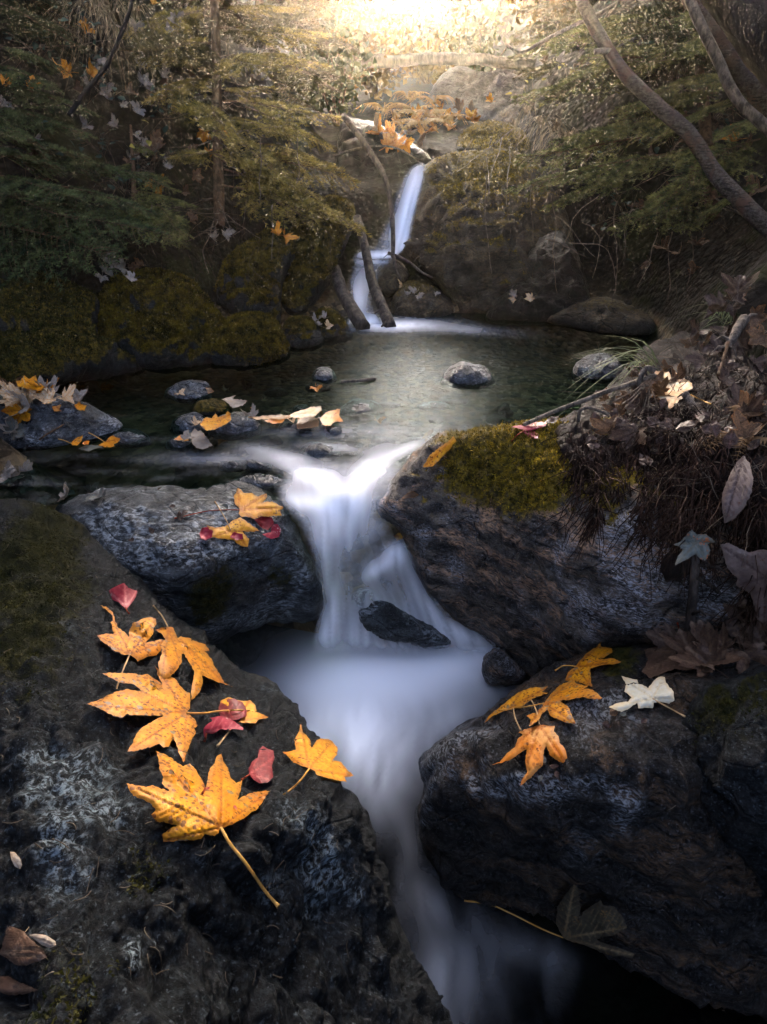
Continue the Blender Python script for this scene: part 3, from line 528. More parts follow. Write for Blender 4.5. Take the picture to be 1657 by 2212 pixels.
f = np.clip(foam(W, [(800, 562, 40, 8, 0, .6), (785, 610, 20, 50, 10, .45), (775, 650, 16, 40, 0, .45), (795, 692, 46, 14, 0, .65)]) * (1 + .4 * st), 0, .9) * sstep(0, 10, e)
tag(mk('waterfall_water', V, F if vnormals(V, F)[:, 1].mean() < 0 else F[:, ::-1], M['white'], attrs={'foam': f}), kind='structure')

# ------------------------------------------------------------------ logs, branches, trunks
def bark_mat(name, dark, light, scale=30, ring=False):
    dark, light = dim(dark, light)
    n = NT(name); p = n.pos()
    sp = n('ShaderNodeMapping', {'Vector': p, 'Scale': (1, 1, .35) if not ring else (1, 1, 1.6)}).outputs[0]
    c = n.mix(n.ramp(n.noise(sp, scale, 6, .7, .4), .36, .66), dark, light)
    if ring:
        c = n.mix(n.ramp(n.noise(p, 7, 4, .6), .48, .62), c, (.065, .033, .021)); c = n.mix(n.ramp(n.noise(n('ShaderNodeMapping', {'Vector': p, 'Rotation': (0, .75, 0), 'Scale': (.5, .5, 3.2)}).outputs[0], 42, 3, .6), .56, .64), c, (.012, .008, .006))
    return n.done(bsdf(n, c, .75, n.bump(n.noise(sp, scale * 1.6, 6, .75), .9, .012), .08))
M['log'] = bark_mat('wet weathered log', (.02, .015, .011), (.12, .09, .065))
M['log_dark'] = bark_mat('rotting dark log', (.012, .009, .007), (.09, .07, .055))
M['birch'] = bark_mat('reddish ringed bark', (.024, .014, .010), (.11, .092, .075), 70, True)
M['trunk_dark'] = bark_mat('dark trunk bark', (.003, .003, .003), (.012, .010, .009), 24)
M['twig'] = bark_mat('grey twig bark', (.04, .03, .022), (.20, .16, .12), 60)
M['spruce_bark'] = bark_mat('brown spruce bark', (.04, .022, .010), (.16, .09, .045), 40)
M['root'] = bark_mat('pale brown hanging roots', (.05, .034, .022), (.20, .15, .10), 60)
M['wood_far'] = bark_mat('fallen log bark', (.05, .035, .02), (.20, .15, .10), 20)

def path3(pts, n=6):
    """pts: (px, py, kind, value) photo points with their distance, joined by a smooth curve in space"""
    return crom(np.array([at(np.array(a[0]), np.array(a[1]), **{a[2]: np.array(a[3])}) for a in pts]), n)
def wobble(P, amp, fr=6):
    return P + amp * np.stack([fbm(P + 3, fr, 3), fbm(P + 31, fr, 3), fbm(P + 61, fr, 3)], 1)
def stick(name, label, pts, r0, r1, mat, cat, group=None, seg=7, amp=.01, n=7, twigs=0, knots=True):
    P = wobble(path3(pts, n), amp); k = len(P); rad = np.linspace(r0, r1, k)
    if knots: rad = rad * (1 + .14 * fbm(P, 22, 2))
    V, F = tube(P, rad, seg); mb = MB(); mb.add(V, F)
    for i in range(twigs):
        j = int(rng.integers(2, k - 1)); d = rng.normal(0, 1, 3); d[2] = abs(d[2]) * .4; d /= np.linalg.norm(d); L = rng.uniform(.03, .09)
        V, F = tube(np.array([P[j], P[j] + d * L * .6, P[j] + d * L + np.array([0, 0, -.02])]), [rad[j] * .45, rad[j] * .3, rad[j] * .15], 5); mb.add(V, F)
    V, F, m = mb.get()
    return tag(mk(name, V, F, M[mat]), label, cat, group)
stick('log', 'long thin log leaning steeply across the lower waterfall with a knot midway', [(772, 470, 'd', 4.0), (790, 540, 'd', 3.92), (808, 620, 'd', 3.8), (845, 708, 'd', 3.62)], .026, .036, 'log', 'log', amp=.006, seg=12, twigs=3)
stick('log', 'thick dark split log leaning beside the longer one', [(722, 580, 'd', 3.85), (740, 630, 'd', 3.75), (785, 708, 'd', 3.56)], .036, .044, 'log_dark', 'log', amp=.006, seg=12)
stick('branch', 'bare bent branch arching down in front of the waterfall', [(742, 250, 'd', 4.3), (790, 315, 'd', 4.25), (826, 372, 'd', 4.2), (843, 430, 'd', 4.15), (849, 490, 'd', 4.1), (849, 555, 'd', 4.05)], .024, .014, 'log', 'branch', seg=8, amp=.004, twigs=2)
stick('branch', 'thin arched twig over the dark rock face', [(720, 335, 'd', 4.5), (790, 318, 'd', 4.5), (850, 318, 'd', 4.5), (905, 345, 'd', 4.45)], .009, .006, 'twig', 'branch', seg=6, amp=.004)
stick('branch', 'short dark stick wedged over the broken rock', [(840, 548, 'd', 4.0), (880, 566, 'd', 3.95), (905, 585, 'd', 3.92), (935, 600, 'd', 3.92)], .012, .006, 'log_dark', 'branch', twigs=4)
stick('branch', 'pale curved stick standing under the bent branch', [(850, 555, 'd', 3.98), (853, 580, 'd', 3.95), (866, 605, 'd', 3.92)], .012, .007, 'log', 'branch')
tag(stick('fallen_log', 'mossy fallen log bridging the sunlit gap at the top', [(690, 138, 'd', 6.3), (800, 132, 'd', 6.3), (930, 128, 'd', 6.3), (1050, 131, 'd', 6.2), (1180, 142, 'd', 6.1)], .058, .05, 'wood_far', 'log', amp=.02, seg=12, twigs=5))
def trunk_tree(name, label, pts, r0, r1, mat, group=None, limbs=()):
    P = wobble(path3(pts, 10), .012, 3); base = P[-1] if P[-1][2] < P[0][2] else P[0]
    t = empty(name, base.tolist(), label, 'tree', group)
    V, F = tube(P, np.linspace(r0, r1, len(P)) * (1 + .07 * fbm(P, 12, 3)), 14); child('trunk', V, F, M[mat], t)
    for lp, a, b in limbs:
        V, F = tube(wobble(path3(lp, 8), .008), np.linspace(a, b, (len(lp) - 1) * 8 + 1), 7); child('branch', V, F, M['twig'], t)
    return t
trunk_tree('leaning_tree', 'slender pale ringed trunk leaning diagonally across the upper right', [(1235, -60, 'd', 2.9), (1262, 5, 'd', 2.88), (1300, 85, 'd', 2.84), (1350, 160, 'd', 2.8), (1420, 230, 'd', 2.76), (1490, 290, 'd', 2.72), (1545, 370, 'd', 2.68), (1600, 430, 'd', 2.62), (1660, 495, 'd', 2.56), (1740, 570, 'd', 2.5), (1900, 760, 'd', 2.4)], .026, .035, 'birch', None,
           [([(1335, 5, 'd', 2.86), (1260, 45, 'd', 2.9), (1190, 80, 'd', 2.95), (1130, 112, 'd', 3.0), (1110, 108, 'd', 3.0), (1092, 92, 'd', 3.0)], .009, .006), ([(1325, 112, 'd', 2.82), (1292, 110, 'd', 2.8), (1282, 112, 'd', 2.8)], .014, .012)])
trunk_tree('leaning_tree', 'thicker double stemmed trunk leaning at the upper right edge', [(1480, -50, 'd', 2.3), (1530, 30, 'd', 2.3), (1580, 110, 'd', 2.28), (1640, 190, 'd', 2.25), (1740, 290, 'd', 2.2), (1900, 450, 'd', 2.15), (2100, 650, 'd', 2.1)], .040, .048, 'birch', None, [([(1470, -40, 'd', 2.24), (1540, 110, 'd', 2.22), (1580, 200, 'd', 2.2), (1640, 260, 'd', 2.18), (1720, 330, 'd', 2.15), (1880, 480, 'd', 2.12)], .018, .02)])
trunk_tree('leaning_tree', 'darkest trunk slanting through the top right corner', [(1540, -60, 'd', 2.0), (1600, 10, 'd', 2.0), (1660, 90, 'd', 1.98), (1760, 200, 'd', 1.95), (1950, 350, 'd', 1.9), (2200, 560, 'd', 1.85)], .07, .08, 'trunk_dark')
stick('sapling', 'thin bare sapling stem curving over the upper left bank', [(292, -20, 'd', 2.75), (275, 40, 'd', 2.75), (255, 90, 'd', 2.75), (225, 150, 'd', 2.75), (180, 205, 'd', 2.72), (150, 250, 'd', 2.7)], .008, .011, 'trunk_dark', 'sapling', amp=.006, twigs=3)

# ------------------------------------------------------------------ spruces
M['needle_gold'] = leafy('golden spruce needles', (.018, .019, .005), (.12, .092, .022), .22, .55, 14)  # golden light of the glow is put into this needle colour
M['needle_lit_gold'] = leafy('lit golden spruce needles', (.06, .055, .010), (.42, .31, .06), .22, .55, 16)  # brighter needle copies paint light onto the hand-placed boughs
M['needle_lit_green'] = leafy('lit olive green spruce needles', (.028, .042, .014), (.22, .22, .06), .22, .55, 16)
M['needle_lit_dark'] = leafy('lit dark green spruce needles', (.016, .030, .014), (.12, .15, .05), .22, .55, 16)
M['needle_dark'] = leafy('dark spruce needles', (.006, .012, .006), (.055, .066, .022), .2, .55, 14)
M['needle_mid'] = leafy('olive spruce needles', (.007, .011, .004), (.065, .058, .016), .2, .55, 14)
def bough_shape(seed, dens=1.0):
    g = np.random.default_rng(seed); mb = MB(); Nl = []
    na = 26; t = np.linspace(0, 1, na); ax = np.stack([t, .03 * np.sin(t * 5 + seed), -.16 * t ** 2 + .05 * t ** 4], 1)
    V, F = tube(ax, np.linspace(.008, .002, na), 4); mb.add(V, F, 1)
    segs = [(ax[i], ax[i + 1]) for i in range(4, na - 1)]
    for i in range(3, na - 1):
        for s in (-1, 1):
            if g.random() < .12: continue
            L = (.34 * (1 - t[i]) + .07) * g.uniform(.6, 1.15); an = R(g.uniform(42, 62)); d = np.array([math.cos(an), s * math.sin(an), g.uniform(-.25, .05)])
            k = 5; u = np.linspace(0, 1, k)[:, None]; P = ax[i] + d * L * u + np.array([.25, 0, -.25]) * L * u ** 2
            V, F = tube(P, np.linspace(.0035, .0015, k), 3); mb.add(V, F, 1)
            segs += [(P[j], P[j + 1]) for j in range(k - 1)]
            if L > .16:
                for q in (1, 2, 3):
                    for s2 in (-1, 1):
                        a2 = an * s + s2 * R(45); d2 = np.array([math.cos(a2), math.sin(a2), -.15]); L2 = L * .33 * g.uniform(.6, 1.1); segs.append((P[q], P[q] + d2 * L2))
    A = np.array([a for a, b in segs]); Bq = np.array([b for a, b in segs]); ln = np.linalg.norm(Bq - A, axis=1)
    cnt = np.maximum(2, (ln / .0095 * dens).astype(int)) * 3; idx = np.repeat(np.arange(len(segs)), cnt); k = len(idx)
    u = g.random(k)[:, None]; P = A[idx] * (1 - u) + Bq[idx] * u; T = (Bq - A)[idx] / np.maximum(ln[idx], 1e-6)[:, None]
    side = np.cross(T, [0, 0, 1]); side /= np.maximum(np.linalg.norm(side, axis=1), 1e-6)[:, None]
    ph = g.uniform(-.35, math.pi + .35, k)[:, None]; o = np.cos(ph) * side + np.sin(ph) * np.array([0, 0, .8]); d = T * .75 + o * .8; d /= np.linalg.norm(d, axis=1)[:, None]
    nl = g.uniform(.022, .036, k)[:, None]; wv = np.cross(d, g.normal(0, 1, (k, 3))); wv /= np.maximum(np.linalg.norm(wv, axis=1), 1e-6)[:, None]
    V = np.concatenate([P - wv * .0027, P + wv * .0027, P + d * nl]); i = np.arange(k); mb.add(V, np.stack([i, i + k, i + 2 * k], 1), 0)
    return mb.get()
BOUGH = [bough_shape(s) for s in range(5)]; BOUGH_FAR = [bough_shape(s + 20, .35) for s in range(3)]
def put_bough(mb, a, b, rollv=0.0, far=False):
    a, b = np.asarray(a, float), np.asarray(b, float); d = b - a; L = np.linalg.norm(d); x = d / L
    z0 = np.array([0, 0, 1.]) + rng.normal(0, .15, 3); y = np.cross(z0, x); y /= np.linalg.norm(y); z = np.cross(x, y)
    c, s = math.cos(rollv), math.sin(rollv); y, z = c * y + s * z, c * z - s * y
    lib = BOUGH_FAR if far else BOUGH; V, F, m = lib[int(rng.integers(len(lib)))]
    W = V * np.array([L, L, L * rng.uniform(.9, 1.3)]); mb.add(a + W[:, :1] * x + W[:, 1:2] * y + W[:, 2:] * z, F, 0); mb.M[-1] = m
def spruce(label, trunk_pts, r0, r1, boughs, mat, auto=None, group=None, far=False, name='spruce_tree', dead=0, tip=None):
    P = wobble(path3(trunk_pts, 8) if len(trunk_pts[0]) == 4 else crom(np.array(trunk_pts), 6), .01, 2)
    if P[0][2] > P[-1][2]: P = P[::-1]
    t = empty(name, P[0].tolist(), label, 'tree', group)
    V, F = tube(P, np.linspace(r0, r1, len(P)), 10); child('trunk', V, F, M['spruce_bark'], t)
    mb = MB()
    for (x0, y0, d0, x1, y1, d1) in boughs: put_bough(mb, at(np.array(x0), np.array(y0), d=np.array(d0)), at(np.array(x1), np.array(y1), d=np.array(d1)), rng.normal(0, .25), far)
    if tip: mb.M = [np.where(q == 0, 2, q) for q in mb.M]  # hand-placed boughs take the brighter, lit needle copy
    if auto:
        z0, z1, lo, hi, num, azc, azw = auto
        for k in range(num):
            f = (k + rng.random()) / num; z = z0 + (z1 - z0) * f; i = int(np.argmin(abs(P[:, 2] - z))); az = R(azc + rng.uniform(-azw, azw)); L = (lo + (hi - lo) * (1 - f)) * rng.uniform(.75, 1.15)
            put_bough(mb, P[i], P[i] + L * np.array([math.sin(az), math.cos(az), rng.uniform(-.35, .1)]), rng.normal(0, .2), far)
    V, F, m = mb.get(); child('crown', V, F, [M[mat], M['spruce_bark']] + ([M[tip]] if tip else []), t, fmat=m, smooth=False)
    if dead:
        db = MB()
        for k in range(dead):
            i = int(rng.integers(0, len(P) * 3 // 4)); az = rng.uniform(0, 6.28); L = rng.uniform(.25, .6); q = P[i] + L * np.array([math.sin(az), math.cos(az), rng.uniform(-.4, .1)])
            V, F = tube(wobble(np.linspace(P[i], q, 8), .03, 5), np.linspace(.004, .0012, 8), 4); db.add(V, F)
            for h in range(3):
                f = rng.uniform(.3, .9); p0 = P[i] * (1 - f) + q * f; V, F = tube(wobble(np.linspace(p0, p0 + rng.normal(0, .11, 3) + np.array([0, 0, -.05]), 5), .02, 6), np.linspace(.0022, .0008, 5), 3); db.add(V, F)
        V, F, m = db.get(); child('dead_twigs', V, F, M['root'], t)
    return t
spruce('spruce with a bare lower trunk whose golden boughs reach toward the waterfall', [(474, 490, 'd', 3.75), (470, 300, 'd', 3.72), (466, 120, 'd', 3.7), (462, -80, 'd', 3.7), (458, -500, 'd', 3.7)], .034, .022,
       [(475, 330, 3.7, 700, 395, 3.5), (478, 345, 3.7, 800, 450, 3.6), (480, 365, 3.7, 745, 430, 3.75), (475, 250, 3.7, 650, 275, 3.6), (480, 220, 3.7, 735, 225, 3.9), (470, 120, 3.7, 705, 105, 3.9), (470, 60, 3.7, 715, 40, 4.0), (470, 160, 3.7, 300, 195, 3.4), (470, 90, 3.7, 290, 110, 3.5), (480, 400, 3.7, 690, 445, 3.5), (470, 20, 3.7, 250, 45, 3.6), (475, 290, 3.7, 610, 350, 3.4), (470, 200, 3.7, 590, 170, 3.6), (470, 230, 3.7, 480, 262, 3.2), (474, 330, 3.7, 360, 330, 3.5), (540, 330, 3.6, 770, 370, 3.8), (560, 310, 3.8, 720, 330, 3.9), (470, 20, 3.7, 640, -10, 3.6), (530, 230, 3.7, 720, 290, 3.7), (470, 130, 3.7, 570, 110, 3.3)], 'needle_gold', (2.0, 3.6, .5, .9, 26, 60, 170), dead=40, tip='needle_lit_gold')
spruce('dark young spruce hugging the left edge, with low drooping boughs', [(-40, 480, 'd', 3.05), (-30, 250, 'd', 3.05), (-20, 0, 'd', 3.05), (-10, -400, 'd', 3.05)], .03, .02,
       [(60, 440, 2.95, 330, 478, 2.85), (100, 400, 2.95, 330, 420, 2.9), (-20, 420, 3.0, 170, 440, 2.7), (-20, 300, 3.0, 180, 292, 2.8), (-20, 230, 3.0, 190, 250, 2.85), (-20, 180, 3.0, 200, 205, 2.9), (60, 330, 3.0, 330, 345, 3.0), (0, 100, 3.0, 140, 120, 2.9), (0, 380, 3.0, 130, 380, 2.6), (-20, 470, 3.0, 220, 520, 2.7), (0, 340, 3.0, 120, 320, 2.7), (0, 270, 3.0, 90, 262, 2.6), (0, 140, 3.0, 110, 160, 2.8)], 'needle_dark', (1.9, 3.2, .4, .7, 14, 100, 120), dead=8, tip='needle_lit_dark')
spruce('short green spruce in the middle of the left bank below the pale leaf', [(290, 430, 'd', 3.35), (285, 330, 'd', 3.4), (282, 270, 'd', 3.4)], .014, .006,
       [(290, 430, 3.3, 410, 490, 3.1), (290, 420, 3.3, 360, 500, 3.0), (290, 430, 3.3, 230, 480, 3.1), (290, 410, 3.3, 420, 430, 3.2), (285, 370, 3.35, 380, 395, 3.2), (285, 350, 3.35, 210, 370, 3.2), (283, 310, 3.4, 330, 320, 3.3), (340, 440, 3.2, 400, 520, 3.1)], 'needle_dark', tip='needle_lit_green')
spruce('broad spruce on the right bank with boughs sweeping left over the pool', [(1540, 470, 'd', 3.3), (1525, 300, 'd', 3.35), (1510, 100, 'd', 3.4), (1495, -100, 'd', 3.4), (1480, -500, 'd', 3.4)], .035, .022,
       [(1450, 330, 3.3, 1100, 372, 3.35), (1400, 300, 3.3, 1120, 305, 3.4), (1500, 250, 3.3, 1210, 252, 3.2), (1420, 350, 3.3, 1170, 415, 3.3), (1550, 200, 3.3, 1330, 190, 3.1), (1500, 120, 3.3, 1250, 95, 3.2), (1480, 40, 3.4, 1150, 40, 3.7), (1400, 140, 3.4, 1110, 175, 3.7), (1560, 350, 3.2, 1380, 430, 3.0), (1560, 420, 3.2, 1330, 465, 3.1), (1640, 300, 3.1, 1470, 360, 2.9), (1450, 50, 3.3, 1250, 15, 3.2), (1560, 60, 3.2, 1400, 100, 3.0), (1540, 230, 3.3, 1420, 265, 3.0), (1520, 160, 3.3, 1420, 175, 3.0), (1620, 400, 3.0, 1500, 450, 2.85), (1650, 250, 3.0, 1560, 270, 2.8), (1540, 310, 3.3, 1290, 350, 3.2), (1640, 150, 3.0, 1520, 160, 2.85), (1500, 200, 3.4, 1330, 260, 3.3), (1450, 90, 3.4, 1330, 150, 3.2), (1560, 20, 3.3, 1420, 25, 3.1)], 'needle_mid', (1.9, 3.5, .5, .95, 26, 250, 130), dead=26, tip='needle_lit_green')
spruce('spruce in the haze left of the sunlit gap', [(560, 330, 'd', 5.0), (560, 100, 'd', 5.0), (560, -100, 'd', 5.0), (560, -500, 'd', 5.0)], .045, .03,
       [(560, 60, 5, 760, 70, 5.2), (560, 130, 5, 740, 170, 5.1), (560, 0, 5, 730, -10, 5.2), (560, 180, 5, 720, 230, 5.0), (560, 220, 5, 740, 300, 5.0)], 'needle_gold', (1.9, 4.2, .6, 1.1, 30, 90, 170))
spruce('spruce in the haze right of the sunlit gap', [(1330, 260, 'd', 5.2), (1330, 60, 'd', 5.2), (1330, -100, 'd', 5.2), (1330, -500, 'd', 5.2)], .045, .03,
       [(1330, 60, 5, 1110, 60, 5.2), (1330, 10, 5, 1130, 0, 5.2), (1330, 130, 5, 1120, 130, 5.1), (1330, 170, 5, 1150, 210, 5.0)], 'needle_gold', (1.9, 4.2, .6, 1.1, 30, 270, 170))
# trees standing on the hill behind and on both banks outside the view, they close the ravine in
def gz(x, y): return float(ground_z(np.array([x]), np.array([y]))[0])
for i, (x, y, h) in enumerate([(-2.6, 9.5, 4.2), (3.6, 9.0, 4.0), (-1.75, 12.2, 3.4), (2.75, 12, 3.4), (-4.5, 12, 5), (5.4, 12.5, 5), (-1.15, 14.5, 2.4), (2.15, 15, 2.3), (-3.1, 11, 4.2), (4.2, 11, 4.4), (-2.2, 15, 4), (3.3, 15, 4)]):
    z = gz(x, y)
    spruce('hazy spruce standing on the hill behind the waterfall', [(x, y, z - .1), (x + .05, y, z + h * .5), (x, y, z + h)], .09, .02, [], 'needle_mid', (z + .2, z + h, .2, 1.0, 60, 0, 180), 'hazy spruces on the hill behind', i in (4, 5))
for x, y, h in ((.1, 15.5, .9), (1.1, 16.5, .8), (.55, 13.5, .6)):
    z = gz(x, y)
    spruce('tiny spruce in the sunlit gap on the skyline', [(x, y, z - .1), (x + .03, y, z + h * .5), (x, y, z + h)], .03, .01, [], 'needle_mid', (z + .1, z + h, .12, .4, 16, 0, 180), 'tiny spruces on the skyline', True)
for x, y, h in ((-.25, 17, 2.4), (1.5, 18, 2.6), (.7, 21, 2.0)):
    z = gz(x, y)
    spruce('slender spruce standing in the brightest haze of the gap', [(x, y, z - .1), (x + .03, y, z + h * .5), (x, y, z + h)], .06, .01, [], 'needle_mid', (z + .1, z + h, .2, .95, 44, 0, 180), 'slender spruces in the gap', True)
for k, (x, y, h) in enumerate([(-1.6, 17.5, 4.5), (-2.6, 18.2, 5.5), (-3.6, 17, 5.5), (-4.8, 18, 6), (-6, 17, 6), (2.7, 17.5, 4.5), (3.7, 18.2, 5.5), (4.8, 17, 5.5), (6, 18, 6), (7.2, 17, 6), (-2.1, 20, 6), (3.3, 20.5, 6)]):
    z = gz(x, y)  # added rows keep low sun off the haze at both sides
    spruce('spruce added beside the far gap to block low sun', [(x, y, z - .1), (x + .05, y, z + h * .5), (x, y, z + h)], .1, .03, [], 'needle_dark', (z + .2, z + h, .5, 1.35, 64, 0, 180), 'added spruces blocking low sun', True)
M['autumn'] = leafy('golden autumn foliage', (.07, .042, .010), (.28, .16, .04), .25, .6, 5)
M['autumn_green'] = leafy('olive green foliage', (.02, .03, .010), (.12, .11, .03), .25, .6, 5)
def shrub(x, y, h, wd, nl, ls, mat):
    z = gz(x, y) - .05; P0 = np.array([x, y, z]); t = empty('shrub', list(P0), 'golden shrub in the sunlit haze on the slope behind the waterfall', 'shrub', 'shrubs on the slope behind the waterfall'); st, mb = MB(), MB(); tips = []
    for i in range(9):
        a = rng.uniform(0, 6.28); q = P0 + np.array([math.cos(a) * wd * rng.uniform(.2, 1), math.sin(a) * wd * .6, h * rng.uniform(.55, 1)]); C = wobble(crom([P0, P0 * .6 + q * .4 + [0, 0, .1 * h], q], 5), .05, 3); V, F = tube(C, np.linspace(.014, .004, len(C)), 5); st.add(V, F); tips += list(C[4:])
    tips = np.array(tips); P = tips[rng.integers(0, len(tips), nl)] + rng.normal(0, wd * .16, (nl, 3)); d = rng.normal(0, 1, (nl, 3)); d /= np.linalg.norm(d, axis=1)[:, None]; e = np.cross(d, rng.normal(0, 1, (nl, 3))); e /= np.linalg.norm(e, axis=1)[:, None]; L = ls * rng.uniform(.5, 1.3, nl)[:, None]
    V = np.concatenate([P, P + d * L * .5 + e * L * .33, P + d * L, P + d * L * .5 - e * L * .33]); i = np.arange(nl); mb.add(V, np.concatenate([np.stack([i, i + nl, i + 2 * nl], 1), np.stack([i, i + 2 * nl, i + 3 * nl], 1)]))
    V, F, m = st.get(); child('stems', V, F, M['spruce_bark'], t); V, F, m = mb.get(); child('crown', V, F, M[mat], t, smooth=False)
for k, (x, y, h, wd) in enumerate([(-.45, 6.9, .75, .5), (-.1, 8.2, .7, .6), (.55, 9.0, .6, .6), (1.15, 8.6, .75, .6), (1.6, 7.4, .9, .6), (.1, 10.5, .75, .7), (.9, 11.2, .8, .7), (-.7, 9.6, 1.0, .7), (1.9, 9.8, 1.1, .7), (-.2, 13, .9, .9), (.6, 14.2, .9, .9), (1.5, 13.2, 1.0, .9)]):
    shrub(x, y, h, wd, 1100, .075, 'autumn' if k % 3 else 'autumn_green')

# added spruces, mostly out of view, to block skylight from the sides and behind
for i, (x, y, h) in enumerate([(-3.4, 1.2, 6), (-3.6, 3.4, 6.5), (-3.2, 5.8, 7), (3.3, .8, 6), (3.7, 2.8, 6.5), (3.9, 5.0, 7), (-1.6, -3.0, 6), (.3, -3.4, 6.5), (2.0, -2.9, 6), (-3.3, -1.4, 6), (3.4, -1.4, 6)]):
    z = gz(x, y)
    spruce('tall spruce added round the gorge to block skylight', [(x, y, z - .1), (x, y + .05, z + h * .5), (x, y, z + h)], .12, .03, [], 'needle_dark', (z + .5, z + h, .5, 2.0, 60, 0, 180), 'added spruces blocking skylight', True)
for x, y, lean in ((-2.4, 7.2, .9), (3.2, 7.6, -.9)):  # leaning crowns added out of view to cut sky glare on the pool
    z = gz(x, y)
    spruce('leaning spruce added to hide bright sky from the pool', [(x, y, z - .1), (x + lean * .6, y, 3.6), (x + lean * 2.0, y - .3, 6.5)], .12, .05, [], 'needle_dark', (3.6, 6.4, 1.3, 2.0, 60, 0, 180), 'added spruces hiding bright sky from the pool', True)

# ------------------------------------------------------------------ leaves
def leaf_mat(name, c1, c2, vein, spot=(.10, .028, .008), spots=.5, edgec=(.25, .10, .02), trans=.3, pale=0.0, rough=.5):
    c1, c2, vein, spot, edgec = dim(c1, c2, vein, spot, edgec, k=.78)
    n = NT(name); p = n.pos(); rnd = n('ShaderNodeObjectInfo').outputs['Random']
    off = n('ShaderNodeVectorMath', {0: p, 1: n('ShaderNodeCombineXYZ', {0: n.math('MULTIPLY', rnd, 37.0), 1: n.math('MULTIPLY', rnd, 19.0)}).outputs[0]}, operation='ADD').outputs[0]
    c = n.mix(n.ramp(n.noise(off, 16, 5, .6), .35, .66), c1, c2)
    c = n.mix(n.math('MULTIPLY', n.attr('vein'), .9), c, vein)
    e = n.ramp(n.math('ADD', n.attr('edge'), n.math('MULTIPLY', n.math('SUBTRACT', n.noise(off, 24, 4), .5), .5)), .02, .22)
    c = n.mix(n.math('MULTIPLY', n.math('SUBTRACT', 1.0, e), .55), c, edgec)
    if spots > 0:
        dens = n.ramp(n.noise(off, 20, 3, .6), .58 - spots * .28, .70 - spots * .2)
        v1 = n('ShaderNodeTexVoronoi', {'Vector': off, 'Scale': 150.0}); th = n.math('MULTIPLY', n('ShaderNodeSeparateColor', {0: v1.outputs['Color']}).outputs[0], .58)
        s1 = n.math('MULTIPLY', n.math('LESS_THAN', v1.outputs['Distance'], th), n.math('MULTIPLY', dens, .85))
        c = n.mix(s1, c, spot)
        v2 = n('ShaderNodeTexVoronoi', {'Vector': off, 'Scale': 75.0}); th2 = n.math('MULTIPLY', n.ramp(n('ShaderNodeSeparateColor', {0: v2.outputs['Color']}).outputs[1], .55, 1.0), .42)
        s2 = n.math('MULTIPLY', n.math('LESS_THAN', v2.outputs['Distance'], th2), n.math('MULTIPLY', dens, spots))
        c = n.mix(s2, c, (.13, .10, .07))
    b = n.bump(n.math('ADD', n.noise(off, 60, 4, .6), n.math('MULTIPLY', n.attr('vein'), 1.2)), .5, .002)
    d = bsdf(n, c, rough, b, .14); t = n('ShaderNodeBsdfTranslucent', {'Color': c})
    return n.done(n('ShaderNodeMixShader', {0: trans, 1: d.outputs[0], 2: t.outputs[0]}))
M['leaf_orange'] = leaf_mat('orange yellow maple leaf', (.50, .17, .002), (.60, .27, .006), (.22, .05, .004), spots=.9)
M['leaf_yellow'] = leaf_mat('yellow maple leaf', (.56, .22, .005), (.64, .32, .02), (.34, .09, .006), spots=.5)
M['leaf_peach'] = leaf_mat('fresh orange leaf', (.58, .17, .004), (.68, .33, .09), (.32, .07, .006), spots=.4)
M['leaf_red'] = leaf_mat('crimson leaf', (.085, .002, .005), (.16, .006, .012), (.35, .06, .06), spots=0, edgec=(.14, .01, .015))
M['leaf_pink'] = leaf_mat('pink red leaf', (.17, .006, .02), (.27, .025, .045), (.55, .16, .16), spots=.15, spot=(.5, .35, .32), edgec=(.3, .03, .05))
M['leaf_white'] = leaf_mat('white leaf underside', (.50, .48, .36), (.62, .60, .49), (.6, .5, .3), spots=.1, spot=(.4, .35, .25), edgec=(.55, .40, .20))
M['leaf_pale'] = leaf_mat('dry pale leaf', (.15, .125, .10), (.29, .255, .21), (.25, .18, .12), spots=.15, spot=(.14, .09, .06), edgec=(.22, .16, .10), trans=.2)
M['leaf_bicolor'] = leaf_mat('faded cream and orange leaf', (.62, .56, .40), (.70, .38, .14), (.50, .26, .10), spots=.3, spot=(.25, .2, .14))
M['leaf_tan'] = leaf_mat('tan brown leaf', (.06, .034, .018), (.16, .092, .048), (.05, .028, .015), spots=.2, trans=.2)
M['leaf_brown'] = leaf_mat('dark wet brown leaf', (.025, .014, .010), (.07, .04, .026), (.12, .08, .05), spots=0, edgec=(.05, .03, .02), trans=.1, rough=.4)
M['leaf_olive'] = leaf_mat('dark olive leaf with tan veins', (.022, .020, .014), (.05, .045, .03), (.20, .14, .07), spots=.3, spot=(.16, .09, .03), edgec=(.04, .03, .02), trans=.1)
M['leaf_grey'] = leaf_mat('grey green wet leaf', (.05, .065, .06), (.12, .13, .11), (.10, .09, .06), spots=.35, spot=(.30, .08, .02), edgec=(.08, .07, .05), trans=.1)
M['leaf_ribbed'] = leaf_mat('mauve grey ribbed leaf', (.075, .05, .042), (.17, .125, .105), (.05, .028, .022), spots=.1, edgec=(.10, .07, .05), trans=.12)
M['leaf_mauve'] = leaf_mat('mauve brown leaf', (.028, .015, .010), (.075, .046, .034), (.11, .06, .05), spots=0, edgec=(.12, .08, .06), trans=.12)
M['stalk_pale'] = leafy('pale leaf stalk', (.42, .26, .12), (.55, .38, .2), .2)
M['stalk_red'] = leafy('red leaf stalk', (.22, .03, .02), (.40, .08, .03), .2)
M['stalk_yellow'] = leafy('yellow leaf stalk', (.5, .24, .05), (.6, .34, .1), .2)

